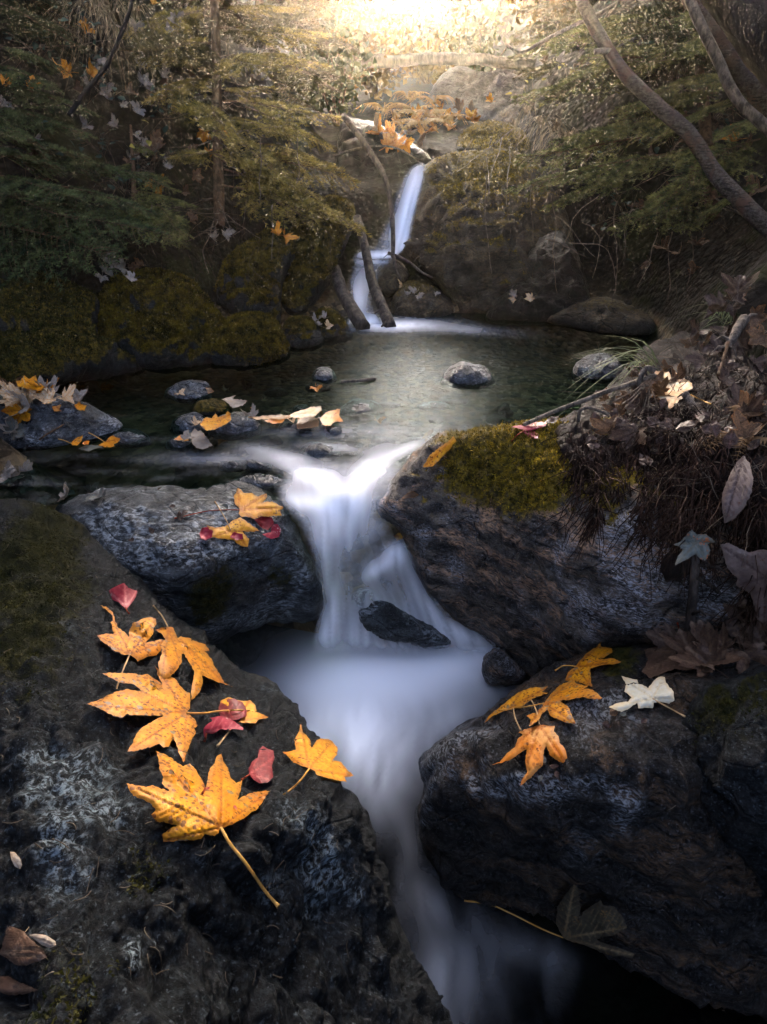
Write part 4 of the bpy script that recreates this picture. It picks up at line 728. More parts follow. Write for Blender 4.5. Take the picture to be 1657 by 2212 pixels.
def veins_of(W, base, tips, width, sp):
    base = np.asarray(base, float); best = np.full(len(W), 1e9); sec = np.zeros(len(W))
    for t in tips:
        ab = np.asarray(t, float) - base; L = np.linalg.norm(ab); u = ab / L; r = W - base; s_ = r @ u; q = np.abs(r[:, 0] * u[1] - r[:, 1] * u[0]); ok = (s_ > 0) & (s_ < L * 1.02)
        dd = np.where(ok, q, np.hypot(*r.T)); ph = ((s_ - .75 * q) / sp) % 1.0
        cl = dd < best; best = np.where(cl, dd, best); sec = np.where(cl, np.where(ok, np.exp(-((ph - .5) * sp / (width * .7)) ** 2), 0), sec)
    return np.clip(np.exp(-(best / width) ** 2) + .5 * sec, 0, 1)
def densify(ol, step, ser):
    """keeps the traced corners and adds a fine saw-tooth between them"""
    P = np.asarray(ol, float); out = []
    for i in range(len(P)):
        a, b = P[i], P[(i + 1) % len(P)]; L = np.hypot(*(b - a)); k = max(1, int(L / step)); nrm = np.array([b[1] - a[1], a[0] - b[0]]) / max(L, 1e-6)
        for j in range(k): out.append(a + (b - a) * j / k + (nrm * rng.uniform(-ser, ser) if j else 0))
    return np.array(out)
LEAF_ID = {}
def hero(name, label, ol, base=None, tips=None, mat='leaf_orange', stalk=None, smat='stalk_yellow', cat='leaf', lift=.004, curl=.015, step=4.0, group=None, only=None, serr=1.2, zone=None, stalk3=None, z=None, drape=True, sr=.0016, wave=.004):
    P = densify(ol, step * 1.2, serr); W, F, e = trimesh(P, step)
    cen = W.mean(0); base = np.asarray(base if base is not None else cen, float)
    sam = [tuple(p) for p in P[::3]] + [tuple(p) for p in W[::max(1, len(W) // 60)]] + ([tuple(p) for p in stalk] if stalk is not None else [])
    X, D = [], []
    for x, y in sam:
        if z is not None: X.append((x, y)); D.append(depth(x, y, 'z', z)); continue
        h = hit(x, y, only)
        if h: X.append((x, y)); D.append(h[2])
    X, D = np.array(X), np.array(D); md = np.median(D); k = np.abs(D - md) < .22; X, D = X[k], D[k]
    fe = lambda Q: np.c_[np.ones(len(Q)), (Q - cen) / 200, ((Q - cen) / 200) ** 2, ((Q - cen)[:, 0] * (Q - cen)[:, 1] / 4e4)[:, None]]
    co = np.linalg.lstsq(fe(X), D, rcond=None)[0]; off = np.percentile(fe(X) @ co - D, 80)
    fit = lambda Q: fe(np.asarray(Q, float)) @ co - max(off, 0) - lift
    v = veins_of(W, base, tips if tips is not None else [P[np.argmax(np.hypot(*(P - base).T))]], step * .55, max(14, .06 * 200))
    rr = np.hypot(*(W - base).T); rm = rr.max(); sc_ = md
    d = fit(W) - curl * sc_ * (rr / rm) ** 2.2 - wave * (1 - v) * np.clip(e / 8, 0, 1) + wave * 1.6 * fbm(np.c_[W / 60, np.full(len(W), rng.uniform(0, 50))], 1, 3)
    V = np.array([0, 0, CZ]) + ray(W[:, 0], W[:, 1]) * d[:, None]
    if drape and z is None:
        for i in range(0, len(W)):
            if i % 1 == 0:
                h = hit(W[i, 0], W[i, 1], only)
                if h and h[2] < d[i] + .002 and h[2] > md - .15: d[i] = h[2] - .002
        V = np.array([0, 0, CZ]) + ray(W[:, 0], W[:, 1]) * d[:, None]
    o = mk(name, V, F, M[mat], attrs={'vein': v, 'edge': np.clip(e / (rm * .35), 0, 1)}); tag(o, label, cat, group)
    if stalk3 is not None:
        Q = path3(stalk3, 6); Vs, Fs = tube(Q, np.linspace(sr * .85, sr * 1.3, len(Q)), 7); child('stalk', Vs, Fs, M[smat], o)
    elif stalk is not None:
        S = crom(np.array(stalk, float), 6); ds = fit(S) - .003
        if z is None:
            for i in range(len(S)):
                h = hit(S[i, 0], S[i, 1], only)
                if h and abs(h[2] - md) < .2: ds[i] = min(ds[i], h[2] - .003) if i < len(S) * .6 else h[2] - .004
        Q = np.array([0, 0, CZ]) + ray(S[:, 0], S[:, 1]) * ds[:, None]
        Vs, Fs = tube(Q, np.linspace(sr * .85, sr, len(Q)) * np.r_[np.ones(len(Q) - 2), 1.25, 1.6], 7); child('stalk', Vs, Fs, M[smat], o)
    return o
z7 = lambda L: [(108 + x * .4236, 1241.8 + y * .4236) for x, y in L]
z8 = lambda L: [(863.9 + x * .47866, 1349.8 + y * .47866) for x, y in L]
z6 = lambda L: [(485.9 + x * .4236, 917.9 + y * .4236) for x, y in L]
z5 = lambda L: [(1025.8 + x * .3809, 647.9 + y * .3809) for x, y in L]
N1 = ['boulder']
hero('maple_leaf', 'spotted orange leaf at the top left of the near boulder, one lobe curled up', z7([(240, 305), (285, 297), (325, 302), (318, 270), (308, 240), (322, 232), (318, 205), (290, 178), (256, 153), (295, 165), (322, 190), (330, 225), (350, 270), (380, 288), (402, 316), (405, 285), (425, 238), (440, 240), (470, 222), (505, 215), (540, 220), (543, 250), (528, 275), (530, 290), (510, 320), (488, 345), (520, 338), (560, 328), (590, 330), (572, 352), (566, 385), (545, 408), (500, 415), (475, 428), (448, 440), (430, 420), (408, 405), (365, 402), (325, 383), (300, 362), (270, 340), (252, 322)]),
     z7([(408, 405)])[0], z7([(240, 305), (305, 185), (540, 222), (588, 332)]), 'leaf_orange', z7([(408, 405), (375, 480), (332, 600)]), 'stalk_pale', step=3.5)
hero('maple_leaf', 'drooping orange leaf with its stalk pointing up, overlapping the top left leaf', z7([(535, 278), (565, 268), (600, 262), (630, 268), (642, 295), (652, 322), (668, 311), (705, 318), (740, 336), (792, 352), (814, 386), (788, 388), (825, 425), (840, 465), (868, 510), (888, 548), (934, 571), (885, 553), (840, 538), (790, 515), (776, 512), (779, 550), (765, 595), (722, 640), (722, 585), (738, 500), (715, 450), (682, 400), (672, 402), (673, 440), (650, 480), (615, 515), (585, 530), (560, 505), (552, 450), (572, 402), (566, 352), (590, 326), (572, 300)]),
     z7([(605, 266)])[0], z7([(888, 548), (724, 636), (572, 510), (537, 280)]), 'leaf_orange', z7([(603, 264), (570, 205), (527, 155)]), 'stalk_pale', lift=.012, step=3.5)
hero('maple_leaf', 'broad orange leaf of the near boulder whose stalk crosses a red leaf', z7([(190, 655), (240, 640), (300, 610), (340, 592), (400, 580), (450, 590), (475, 595), (440, 565), (420, 553), (360, 548), (300, 520), (268, 500), (330, 497), (420, 500), (470, 510), (500, 505), (535, 530), (565, 550), (580, 570), (550, 510), (545, 480), (530, 452), (555, 480), (600, 500), (640, 530), (660, 560), (690, 590), (715, 600), (717, 640), (715, 680), (697, 700), (735, 730), (755, 765), (735, 780), (745, 800), (720, 850), (700, 900), (682, 955), (660, 910), (640, 850), (630, 830), (605, 875), (580, 880), (560, 860), (520, 875), (480, 885), (440, 895), (395, 900), (420, 860), (440, 810), (480, 770), (540, 735), (590, 715), (520, 715), (450, 715), (420, 715), (395, 705), (370, 725), (335, 720), (290, 700), (240, 675)]),
     z7([(697, 702)])[0], z7([(192, 655), (270, 501), (532, 455), (682, 952), (397, 898)]), 'leaf_orange', z7([(697, 702), (780, 704), (870, 692), (960, 688), (1050, 692)]), 'stalk_yellow', lift=.02, step=3.5, sr=.0019)
hero('maple_leaf', 'largest orange leaf, lowest on the near boulder, with its long stalk pointing down right', z7([(390, 1062), (440, 1070), (490, 1080), (525, 1070), (560, 1085), (610, 1100), (570, 1060), (580, 1030), (560, 990), (555, 940), (540, 895), (600, 920), (660, 960), (680, 975), (715, 958), (750, 1000), (775, 1040), (795, 1085), (805, 1030), (815, 985), (840, 960), (850, 925), (875, 908), (885, 950), (910, 985), (920, 1030), (950, 1060), (980, 1045), (975, 1090), (955, 1145), (990, 1125), (1040, 1105), (1090, 1100), (1122, 1100), (1090, 1145), (1060, 1190), (1020, 1215), (990, 1240), (940, 1265), (895, 1285), (872, 1285), (860, 1315), (840, 1330), (790, 1320), (770, 1345), (720, 1352), (640, 1355), (578, 1360), (570, 1325), (600, 1300), (650, 1275), (600, 1265), (540, 1255), (518, 1220), (540, 1195), (510, 1160), (470, 1140), (425, 1125)]),
     z7([(872, 1285)])[0], z7([(392, 1064), (542, 898), (875, 910), (1120, 1101), (580, 1358)]), 'leaf_orange', z7([(872, 1287), (920, 1370), (1000, 1470), (1090, 1600), (1165, 1688)]), 'stalk_yellow', lift=.008, step=3.5, sr=.0021)
hero('maple_leaf', 'clean yellow orange leaf close to the white water, stalk pointing down left', z7([(1185, 900), (1230, 897), (1255, 890), (1245, 840), (1265, 805), (1280, 757), (1290, 800), (1325, 835), (1335, 880), (1360, 840), (1380, 832), (1430, 840), (1465, 875), (1465, 915), (1440, 945), (1480, 950), (1510, 985), (1550, 1022), (1500, 1030), (1515, 1055), (1460, 1045), (1400, 1030), (1365, 1020), (1345, 995), (1322, 985), (1290, 975), (1240, 955), (1220, 930)]),
     z7([(1322, 987)])[0], z7([(1187, 901), (1280, 760), (1440, 845), (1548, 1022)]), 'leaf_yellow', z7([(1322, 987), (1255, 1070), (1140, 1155)]), 'stalk_yellow', step=3.5, only=N1)
hero('maple_leaf', 'small yellow leaf half hidden under the dark red oval leaf', z7([(860, 680), (870, 640), (910, 622), (980, 640), (1020, 636), (1048, 665), (1050, 695), (1090, 710), (1118, 722), (1060, 740), (1050, 755), (960, 750), (985, 720), (900, 700)]), z7([(940, 745)])[0], z7([(1116, 722), (1020, 640), (872, 645)]), 'leaf_yellow', z7([(945, 752), (915, 795), (855, 872)]), 'stalk_pale', step=3.5)
hero('red_leaf', 'dark red oval leaf crossed by an orange stalk', z7([(860, 690), (865, 660), (890, 635), (940, 628), (985, 650), (1005, 690), (1000, 720), (950, 738), (900, 738), (870, 720)]), z7([(862, 700)])[0], None, 'leaf_red', step=3.5, lift=.012, serr=.5)
hero('red_leaf', 'pink crumpled leaf just below the dark red oval one', z7([(785, 780), (805, 758), (830, 740), (812, 728), (860, 718), (920, 730), (985, 778), (985, 790), (930, 785), (870, 785), (840, 805), (800, 810), (795, 840), (785, 810)]), z7([(795, 800)])[0], None, 'leaf_pink', z7([(798, 805), (795, 828), (788, 848)]), 'stalk_red', step=3.5, lift=.014, serr=1, curl=.03)
hero('red_leaf', 'upright dark crimson leaf right of the largest orange leaf', z7([(1012, 990), (1030, 950), (1060, 930), (1065, 890), (1085, 870), (1110, 885), (1140, 895), (1145, 930), (1132, 970), (1138, 1030), (1110, 1058), (1070, 1060), (1035, 1040), (1015, 1015)]), z7([(1018, 1015)])[0], z7([(1085, 872), (1130, 1045), (1142, 930)]), 'leaf_red', z7([(1018, 1015), (1000, 1028), (978, 1042)]), 'stalk_red', step=3.5, serr=.6, curl=.03)
hero('red_leaf', 'curled dusty pink leaf lying on the largest orange leaf', z7([(790, 1085), (830, 1072), (870, 1080), (920, 1120), (950, 1165), (955, 1200), (925, 1170), (890, 1145), (850, 1115), (810, 1100)]), z7([(790, 1088)])[0], None, 'leaf_pink', z7([(792, 1088), (780, 1108), (776, 1130)]), 'stalk_red', step=3, lift=.025, serr=.5)
hero('red_leaf', 'pink red leaf alone above the orange group on the near boulder', z7([(300, 80), (330, 60), (380, 40), (400, 65), (445, 80), (440, 110), (415, 145), (395, 170), (385, 172), (355, 140), (320, 125)]), z7([(388, 165)])[0], z7([(302, 82), (382, 44), (443, 82)]), 'leaf_pink', z7([(388, 165), (394, 182), (404, 195)]), 'stalk_red', step=3.5, serr=.8, curl=.02)
# right boulder chain
hero('maple_leaf', 'highest orange leaf of the chain on the lower right boulder', z8([(795, 180), (830, 140), (860, 115), (890, 95), (912, 70), (905, 95), (955, 105), (958, 125), (930, 140), (900, 155), (960, 148), (1000, 165), (985, 172), (930, 178), (880, 190), (860, 195), (858, 230), (868, 280), (840, 270), (800, 255), (745, 250), (760, 210)]), z8([(795, 188)])[0], z8([(910, 75), (998, 165), (864, 276), (750, 250)]), 'leaf_orange', z8([(795, 186), (740, 183), (700, 205)]), 'stalk_yellow', step=3.5, curl=.02)
hero('maple_leaf', 'wide orange leaf in the middle of the chain on the lower right boulder', z8([(570, 410), (610, 395), (640, 370), (655, 345), (680, 310), (720, 270), (780, 245), (800, 265), (850, 275), (830, 285), (870, 290), (915, 330), (880, 335), (820, 325), (770, 335), (720, 340), (760, 370), (775, 400), (792, 445), (750, 440), (715, 425), (680, 410), (665, 380), (640, 400), (625, 430), (600, 450), (583, 455), (590, 425)]), z8([(652, 352)])[0], z8([(780, 248), (913, 330), (790, 443), (585, 452)]), 'leaf_orange', z8([(650, 352), (570, 368), (450, 385)]), 'stalk_yellow', step=3.5, lift=.008)
hero('maple_leaf', 'mottled orange leaf bent over the left edge of the lower right boulder', z8([(380, 445), (400, 410), (450, 370), (500, 330), (540, 300), (590, 280), (640, 280), (668, 275), (640, 300), (670, 305), (600, 330), (550, 365), (500, 380), (450, 395), (410, 415)]), z8([(505, 368)])[0], z8([(382, 443), (665, 278), (545, 300)]), 'leaf_orange', z8([(512, 375), (520, 420), (546, 475)]), 'stalk_pale', step=3.5)
hero('maple_leaf', 'bright fresh orange leaf hanging lowest on the lower right boulder', z8([(630, 447), (700, 455), (695, 480), (715, 500), (720, 530), (745, 560), (755, 600), (735, 622), (700, 605), (680, 590), (660, 545), (650, 565), (648, 600), (645, 630), (610, 665), (590, 690), (540, 725), (555, 690), (575, 660), (565, 610), (572, 560), (560, 565), (510, 600), (460, 622), (402, 632), (450, 618), (480, 580), (520, 550), (530, 515), (555, 495), (535, 485), (560, 470), (600, 460)]), z8([(630, 449)])[0], z8([(404, 631), (542, 723), (742, 616), (698, 457), (537, 486)]), 'leaf_peach', z8([(630, 448), (615, 385), (585, 322)]), 'stalk_pale', step=3.5, lift=.008)
hero('maple_leaf', 'single white leaf lying on the lower right boulder', z8([(998, 228), (1040, 240), (1070, 245), (1075, 260), (1120, 285), (1145, 250), (1175, 232), (1195, 235), (1200, 260), (1235, 300), (1238, 340), (1215, 355), (1175, 345), (1145, 350), (1140, 375), (1110, 372), (1075, 375), (1070, 350), (1035, 375), (1000, 392), (942, 370), (980, 352), (1030, 345), (1045, 325), (1012, 300), (1018, 265)]), z8([(1140, 332)])[0], z8([(1000, 230), (1190, 236), (1234, 330), (945, 370)]), 'leaf_white', z8([(1140, 332), (1205, 368), (1285, 412)]), 'stalk_pale', step=3.5)
hero('maple_leaf', 'big dark brown curled leaf with a red stalk behind the white leaf', z8([(1090, 210), (1120, 160), (1100, 110), (1180, 90), (1280, 110), (1400, 95), (1560, 150), (1500, 170), (1420, 180), (1410, 215), (1330, 200), (1290, 205), (1240, 195), (1180, 220), (1130, 240)]), z8([(1285, 125)])[0], z8([(1092, 212), (1105, 112), (1558, 150), (1410, 212)]), 'leaf_brown', z8([(1285, 125), (1270, 60), (1252, -10)]), 'stalk_red', step=4, curl=.04)
hero('maple_leaf', 'dark olive leaf with tan veins half sunk at the foot of the lower right boulder', z8([(735, 1410), (705, 1350), (710, 1270), (745, 1215), (785, 1168), (805, 1190), (815, 1280), (798, 1345), (830, 1290), (905, 1240), (920, 1265), (965, 1270), (1000, 1310), (1025, 1365), (960, 1400), (880, 1415), (930, 1440), (1060, 1480), (1050, 1500), (950, 1490), (850, 1450), (770, 1425)]), z8([(740, 1412)])[0], z8([(786, 1172), (1023, 1364), (1056, 1490)]), 'leaf_olive', None, 'stalk_yellow', step=3.5, lift=.035, drape=False, only=N1, stalk3=[(*z8([q])[0], 'd', dd) for q, dd in zip([(738, 1410), (640, 1370), (500, 1300), (400, 1258), (290, 1243)], (1.345, 1.37, 1.41, 1.43, 1.44))])
# grey boulder beside the cascade
hero('maple_leaf', 'upper yellow leaf on the grey boulder beside the cascade, long red stalk to the left', z6([(45, 365), (68, 320), (95, 345), (140, 345), (170, 365), (210, 345), (215, 365), (190, 395), (240, 388), (300, 420), (280, 435), (290, 460), (230, 465), (180, 465), (150, 478), (110, 465), (85, 470), (70, 450), (75, 425), (50, 400)]), z6([(75, 432)])[0], z6([(68, 323), (212, 348), (298, 420), (150, 476)]), 'leaf_yellow', z6([(75, 432), (0, 432), (-100, 440), (-255, 475)]), 'stalk_red', step=3.2)
hero('maple_leaf', 'lower yellow leaf on the grey boulder, next to the red leaf pair', z6([(-95, 510), (-50, 522), (0, 518), (40, 485), (80, 470), (110, 490), (180, 540), (120, 545), (90, 540), (125, 580), (118, 620), (80, 615), (40, 585), (-10, 580), (-70, 570), (-60, 545)]), z6([(30, 540)])[0], z6([(-92, 511), (178, 540), (118, 618), (-68, 568)]), 'leaf_yellow', z6([(30, 535), (5, 480), (-50, 390)]), 'stalk_pale', step=3.2, lift=.008)
hero('red_leaf', 'upper red leaf of the pair on the grey boulder', z6([(150, 483), (190, 465), (240, 470), (250, 500), (220, 535), (190, 525)]), None, None, 'leaf_red', step=3, serr=.5)
hero('red_leaf', 'lower pink red leaf of the pair on the grey boulder', z6([(190, 555), (235, 545), (240, 500), (270, 505), (287, 535), (275, 570), (240, 580), (215, 572)]), None, None, 'leaf_pink', step=3, serr=.5)
hero('red_leaf', 'small salmon leaf lying on the lower yellow leaf', z6([(25, 570), (45, 545), (90, 555), (95, 580), (60, 588)]), None, None, 'leaf_pink', step=3, serr=.4, lift=.014)
hero('red_leaf', 'little round red leaf left of the yellow pair on the grey boulder', [(431, 1152), (436, 1140), (448, 1138), (460, 1146), (458, 1160), (444, 1166), (434, 1162)], None, None, 'leaf_pink', step=3, serr=.3)
# moss capped boulder
hero('maple_leaf', 'folded yellow leaf on the shoulder of the moss capped boulder', z6([(1010, 215), (1040, 160), (1090, 115), (1130, 90), (1165, 55), (1180, 80), (1140, 130), (1100, 170), (1060, 210)]), z6([(1160, 70)])[0], z6([(1012, 213)]), 'leaf_yellow', step=3.2, lift=.014)
hero('maple_leaf', 'upright curled orange leaf at the left end of the moss cap', z6([(975, 80), (1000, 75), (1020, 40), (1060, 20), (1065, 35), (1035, 60), (1030, 90), (1000, 130), (975, 120)]), None, None, 'leaf_orange', step=3, lift=.03)
hero('maple_leaf', 'small dull orange leaf low on the left face of the moss capped boulder', z6([(895, 380), (930, 345), (960, 335), (990, 355), (960, 370), (925, 372)]), None, None, 'leaf_tan', step=3)
hero('red_leaf', 'bright pink red leaf on top of the moss capped boulder', z5([(210, 720), (270, 700), (320, 690), (405, 690), (400, 715), (340, 735), (300, 740)]), None, z5([(403, 692)]), 'leaf_pink', z5([(300, 725), (240, 765), (210, 800)]), 'stalk_red', step=3, lift=.012)
hero('red_leaf', 'pale pink leaf under the bright pink red one', z5([(270, 745), (310, 730), (360, 760), (355, 785), (310, 780)]), None, None, 'leaf_pink', step=3)
hero('maple_leaf', 'large cream and orange leaf propped on the peat ledge', z5([(1015, 400), (1060, 405), (1100, 405), (1110, 440), (1130, 460), (1135, 400), (1150, 430), (1190, 445), (1230, 470), (1235, 500), (1195, 515), (1190, 550), (1160, 565), (1130, 600), (1100, 615), (1095, 575), (1060, 575), (1025, 540), (1060, 520), (1095, 505), (1060, 480), (1030, 445)]), z5([(1178, 515)])[0], z5([(1017, 402), (1138, 405), (1232, 480), (1102, 612), (1028, 542)]), 'leaf_bicolor', z5([(1178, 517), (1250, 550), (1335, 590)]), 'stalk_yellow', step=3.2, lift=.03)
hero('oval_leaf', 'long mauve ribbed oval leaf hanging at the right edge of the peat', z5([(1415, 1265), (1398, 1180), (1402, 1100), (1440, 1000), (1480, 920), (1525, 880), (1560, 930), (1580, 1010), (1570, 1090), (1530, 1170), (1470, 1240)]), z5([(1525, 885)])[0], z5([(1416, 1262)]), 'leaf_ribbed', step=3.5, lift=.03)
hero('maple_leaf', 'big grey brown leaf cut by the right edge, hanging over the pale rock', z5([(1390, 1385), (1440, 1375), (1500, 1410), (1560, 1430), (1620, 1415), (1700, 1420), (1700, 1780), (1640, 1830), (1600, 1810), (1580, 1720), (1560, 1660), (1480, 1620), (1490, 1580), (1430, 1520), (1410, 1450)]), z5([(1650, 1570)])[0], z5([(1392, 1387), (1482, 1620), (1640, 1828), (1690, 1425)]), 'leaf_ribbed', step=4, lift=.05)
hero('maple_leaf', 'grey green leaf with rust spots stuck on the standing stick', z5([(1125, 1385), (1170, 1365), (1200, 1330), (1230, 1300), (1260, 1330), (1310, 1325), (1365, 1370), (1320, 1385), (1335, 1420), (1310, 1475), (1280, 1470), (1255, 1440), (1220, 1460), (1180, 1480), (1135, 1505), (1150, 1450), (1180, 1415), (1150, 1395)]), z5([(1255, 1375)])[0], z5([(1127, 1386), (1230, 1302), (1363, 1370), (1310, 1473), (1137, 1503)]), 'leaf_grey', step=3.5, lift=.04)
# near boulder, bottom left corner
z9 = lambda L: [(x * .29326, 1565.8 + y * .29326) for x, y in L]
hero('maple_leaf', 'dark brown ribbed leaf in the lower left corner', z9([(0, 1690), (20, 1600), (60, 1470), (180, 1520), (230, 1580), (310, 1640), (350, 1710), (280, 1740), (200, 1770), (120, 1765), (60, 1720)]), z9([(-60, 1680)])[0], z9([(340, 1708), (70, 1480), (300, 1640)]), 'leaf_brown', step=4)
hero('maple_seed', 'pale winged seed lying on the dark ribbed leaf', z9([(215, 1545), (260, 1535), (340, 1545), (410, 1590), (415, 1620), (370, 1640), (310, 1620), (260, 1580)]), z9([(215, 1545)])[0], None, 'leaf_pale', cat='seed', step=3, serr=.3, lift=.012)
hero('maple_seed', 'dull winged seed at the left edge above the dark ribbed leaf', z9([(75, 930), (110, 935), (150, 980), (165, 1030), (150, 1060), (110, 1040), (85, 990)]), z9([(78, 935)])[0], None, 'leaf_pale', cat='seed', step=3, serr=.3)
hero('maple_leaf', 'black blue leaf under the dark ribbed leaf', z9([(0, 1850), (60, 1845), (140, 1890), (280, 1950), (200, 1975), (110, 1990), (30, 1980), (-10, 1950)]), None, None, 'leaf_brown', step=4)

# leaves lying in the pool and on its stones
za = lambda L: [(323.9 + x * .35842, 755.9 + y * .35842) for x, y in L]
zb = lambda L: [(x * .2607, 809.9 + y * .2607) for x, y in L]
for nm, lab, ol, mat, kw in [
    ('maple_leaf', 'upright orange leaf on the dark stone in the pool', za([(300, 440), (318, 428), (330, 410), (345, 402), (375, 410), (395, 374), (410, 405), (450, 395), (470, 368), (488, 385), (490, 420), (450, 450), (400, 475), (345, 487), (310, 460)]), 'leaf_orange', dict(z=.62)),
    ('maple_leaf', 'pale folded leaf below the upright orange leaf in the pool', za([(243, 505), (270, 470), (290, 488), (310, 485), (340, 520), (378, 575), (320, 598), (280, 590), (255, 560)]), 'leaf_pale', dict(z=.575)),
    ('maple_leaf', 'small orange leaf touching the pale folded leaf', za([(145, 540), (190, 507), (195, 525), (240, 535), (238, 548), (180, 545)]), 'leaf_peach', dict(z=.58)),
    ('maple_leaf', 'cream leaf rolled lengthwise, biggest in the washed up row', za([(835, 390), (890, 370), (960, 345), (1030, 338), (1035, 365), (990, 400), (930, 405), (870, 412)]), 'leaf_bicolor', dict(z=.60)),
    ('maple_leaf', 'rust brown leaf standing in the water below the rolled cream leaf', za([(885, 450), (890, 420), (930, 400), (938, 360), (955, 400), (990, 405), (1020, 430), (1015, 460), (950, 470), (890, 475)]), 'leaf_tan', dict(z=.57)),
    ('maple_leaf', 'peach leaf at the right end of the washed up row', za([(1025, 410), (1060, 375), (1110, 360), (1150, 352), (1140, 390), (1165, 430), (1110, 435), (1090, 455), (1040, 450)]), 'leaf_peach', dict(z=.57)),
    ('maple_leaf', 'long cream leaf at the left end of the washed up row', za([(580, 400), (640, 402), (720, 392), (780, 388), (830, 390), (860, 405), (780, 420), (700, 415), (640, 418)]), 'leaf_bicolor', dict(z=.575)),
    ('maple_leaf', 'orange scrap between the cream leaves of the washed up row', za([(690, 425), (760, 405), (820, 410), (790, 440), (740, 445)]), 'leaf_peach', dict(z=.57)),
    ('maple_leaf', 'pale crumpled leaf behind the dark mossy stone in the pool', za([(430, 295), (520, 270), (500, 290), (590, 305), (560, 335), (500, 350), (470, 320)]), 'leaf_pale', dict(z=.60)),
    ('maple_leaf', 'tiny orange leaf beside the tiny stone in the pool', za([(603, 345), (630, 338), (637, 352), (615, 362)]), 'leaf_orange', dict(z=.56)),
    ('maple_leaf', 'rust leaf on the tip of the pale domed stone', za([(335, 225), (370, 228), (388, 250), (350, 262)]), 'leaf_tan', dict(z=.60)),
    ('maple_leaf', 'orange leaf with a long stalk at the edge of the flat dark rock', zb([(815, 580), (850, 560), (880, 550), (900, 520), (940, 500), (960, 515), (1000, 525), (975, 560), (945, 570), (950, 590), (915, 600), (870, 598)]), 'leaf_orange', dict(z=.575, stalk=zb([(865, 552), (800, 510), (730, 475)]), base=zb([(868, 555)])[0])),
    ('maple_leaf', 'folded orange leaf left of the long stalked one on the flat dark rock', zb([(590, 560), (620, 530), (690, 495), (685, 530), (665, 560), (640, 585), (600, 580)]), 'leaf_orange', dict(z=.585, stalk=zb([(592, 568), (530, 540), (460, 525)]), base=zb([(592, 565)])[0])),
    ('maple_leaf', 'little orange leaf between the two stalked leaves on the flat dark rock', zb([(680, 565), (720, 542), (748, 548), (735, 575), (700, 578)]), 'leaf_peach', dict(z=.57)),
    ('maple_leaf', 'grey soaked leaf floating under the stalked orange leaves', zb([(650, 612), (700, 588), (760, 575), (810, 580), (870, 602), (800, 608), (740, 634)]), 'leaf_grey', dict(z=.555)),
    ('maple_leaf', 'ragged orange leaf at the right of the heap on the flat dark rock', zb([(550, 195), (600, 162), (615, 195), (640, 205), (665, 195), (670, 240), (722, 250), (700, 297), (640, 285), (610, 240)]), 'leaf_orange', dict(z=.66)),
    ('maple_leaf', 'tall dull orange leaf at the back of the heap on the flat dark rock', zb([(130, 50), (180, 40), (200, 0), (250, 30), (300, 0), (310, 60), (380, 100), (330, 130), (250, 115), (150, 95)]), 'leaf_orange', dict(z=.74)),
    ('maple_leaf', 'white curled leaf standing in the heap on the flat dark rock', zb([(320, 190), (350, 125), (375, 165), (400, 190), (440, 195), (430, 235), (370, 245)]), 'leaf_white', dict(z=.69)),
    ('maple_leaf', 'grey green flat leaf at the front of the heap on the flat dark rock', zb([(265, 285), (330, 283), (410, 305), (390, 325), (320, 318)]), 'leaf_grey', dict(z=.65)),
    ('maple_leaf', 'orange leaf lit in the middle of the heap on the flat dark rock', zb([(430, 235), (480, 232), (510, 250), (495, 285), (515, 300), (450, 300), (435, 270)]), 'leaf_peach', dict(z=.67)),
    ('maple_leaf', 'orange leaf cut by the left edge behind the near boulder', zb([(-20, 730), (20, 725), (40, 745), (65, 760), (20, 775), (-20, 775)]), 'leaf_orange', dict(z=.57)),
    ('maple_leaf', 'yellow leaf caught under the water beside the cascade lip', [(850, 1158), (862, 1150), (872, 1152), (870, 1164), (858, 1168)], 'leaf_yellow', dict())]:
    hero(nm, lab, ol, mat=mat, step=3, curl=.01, drape=False, **kw)

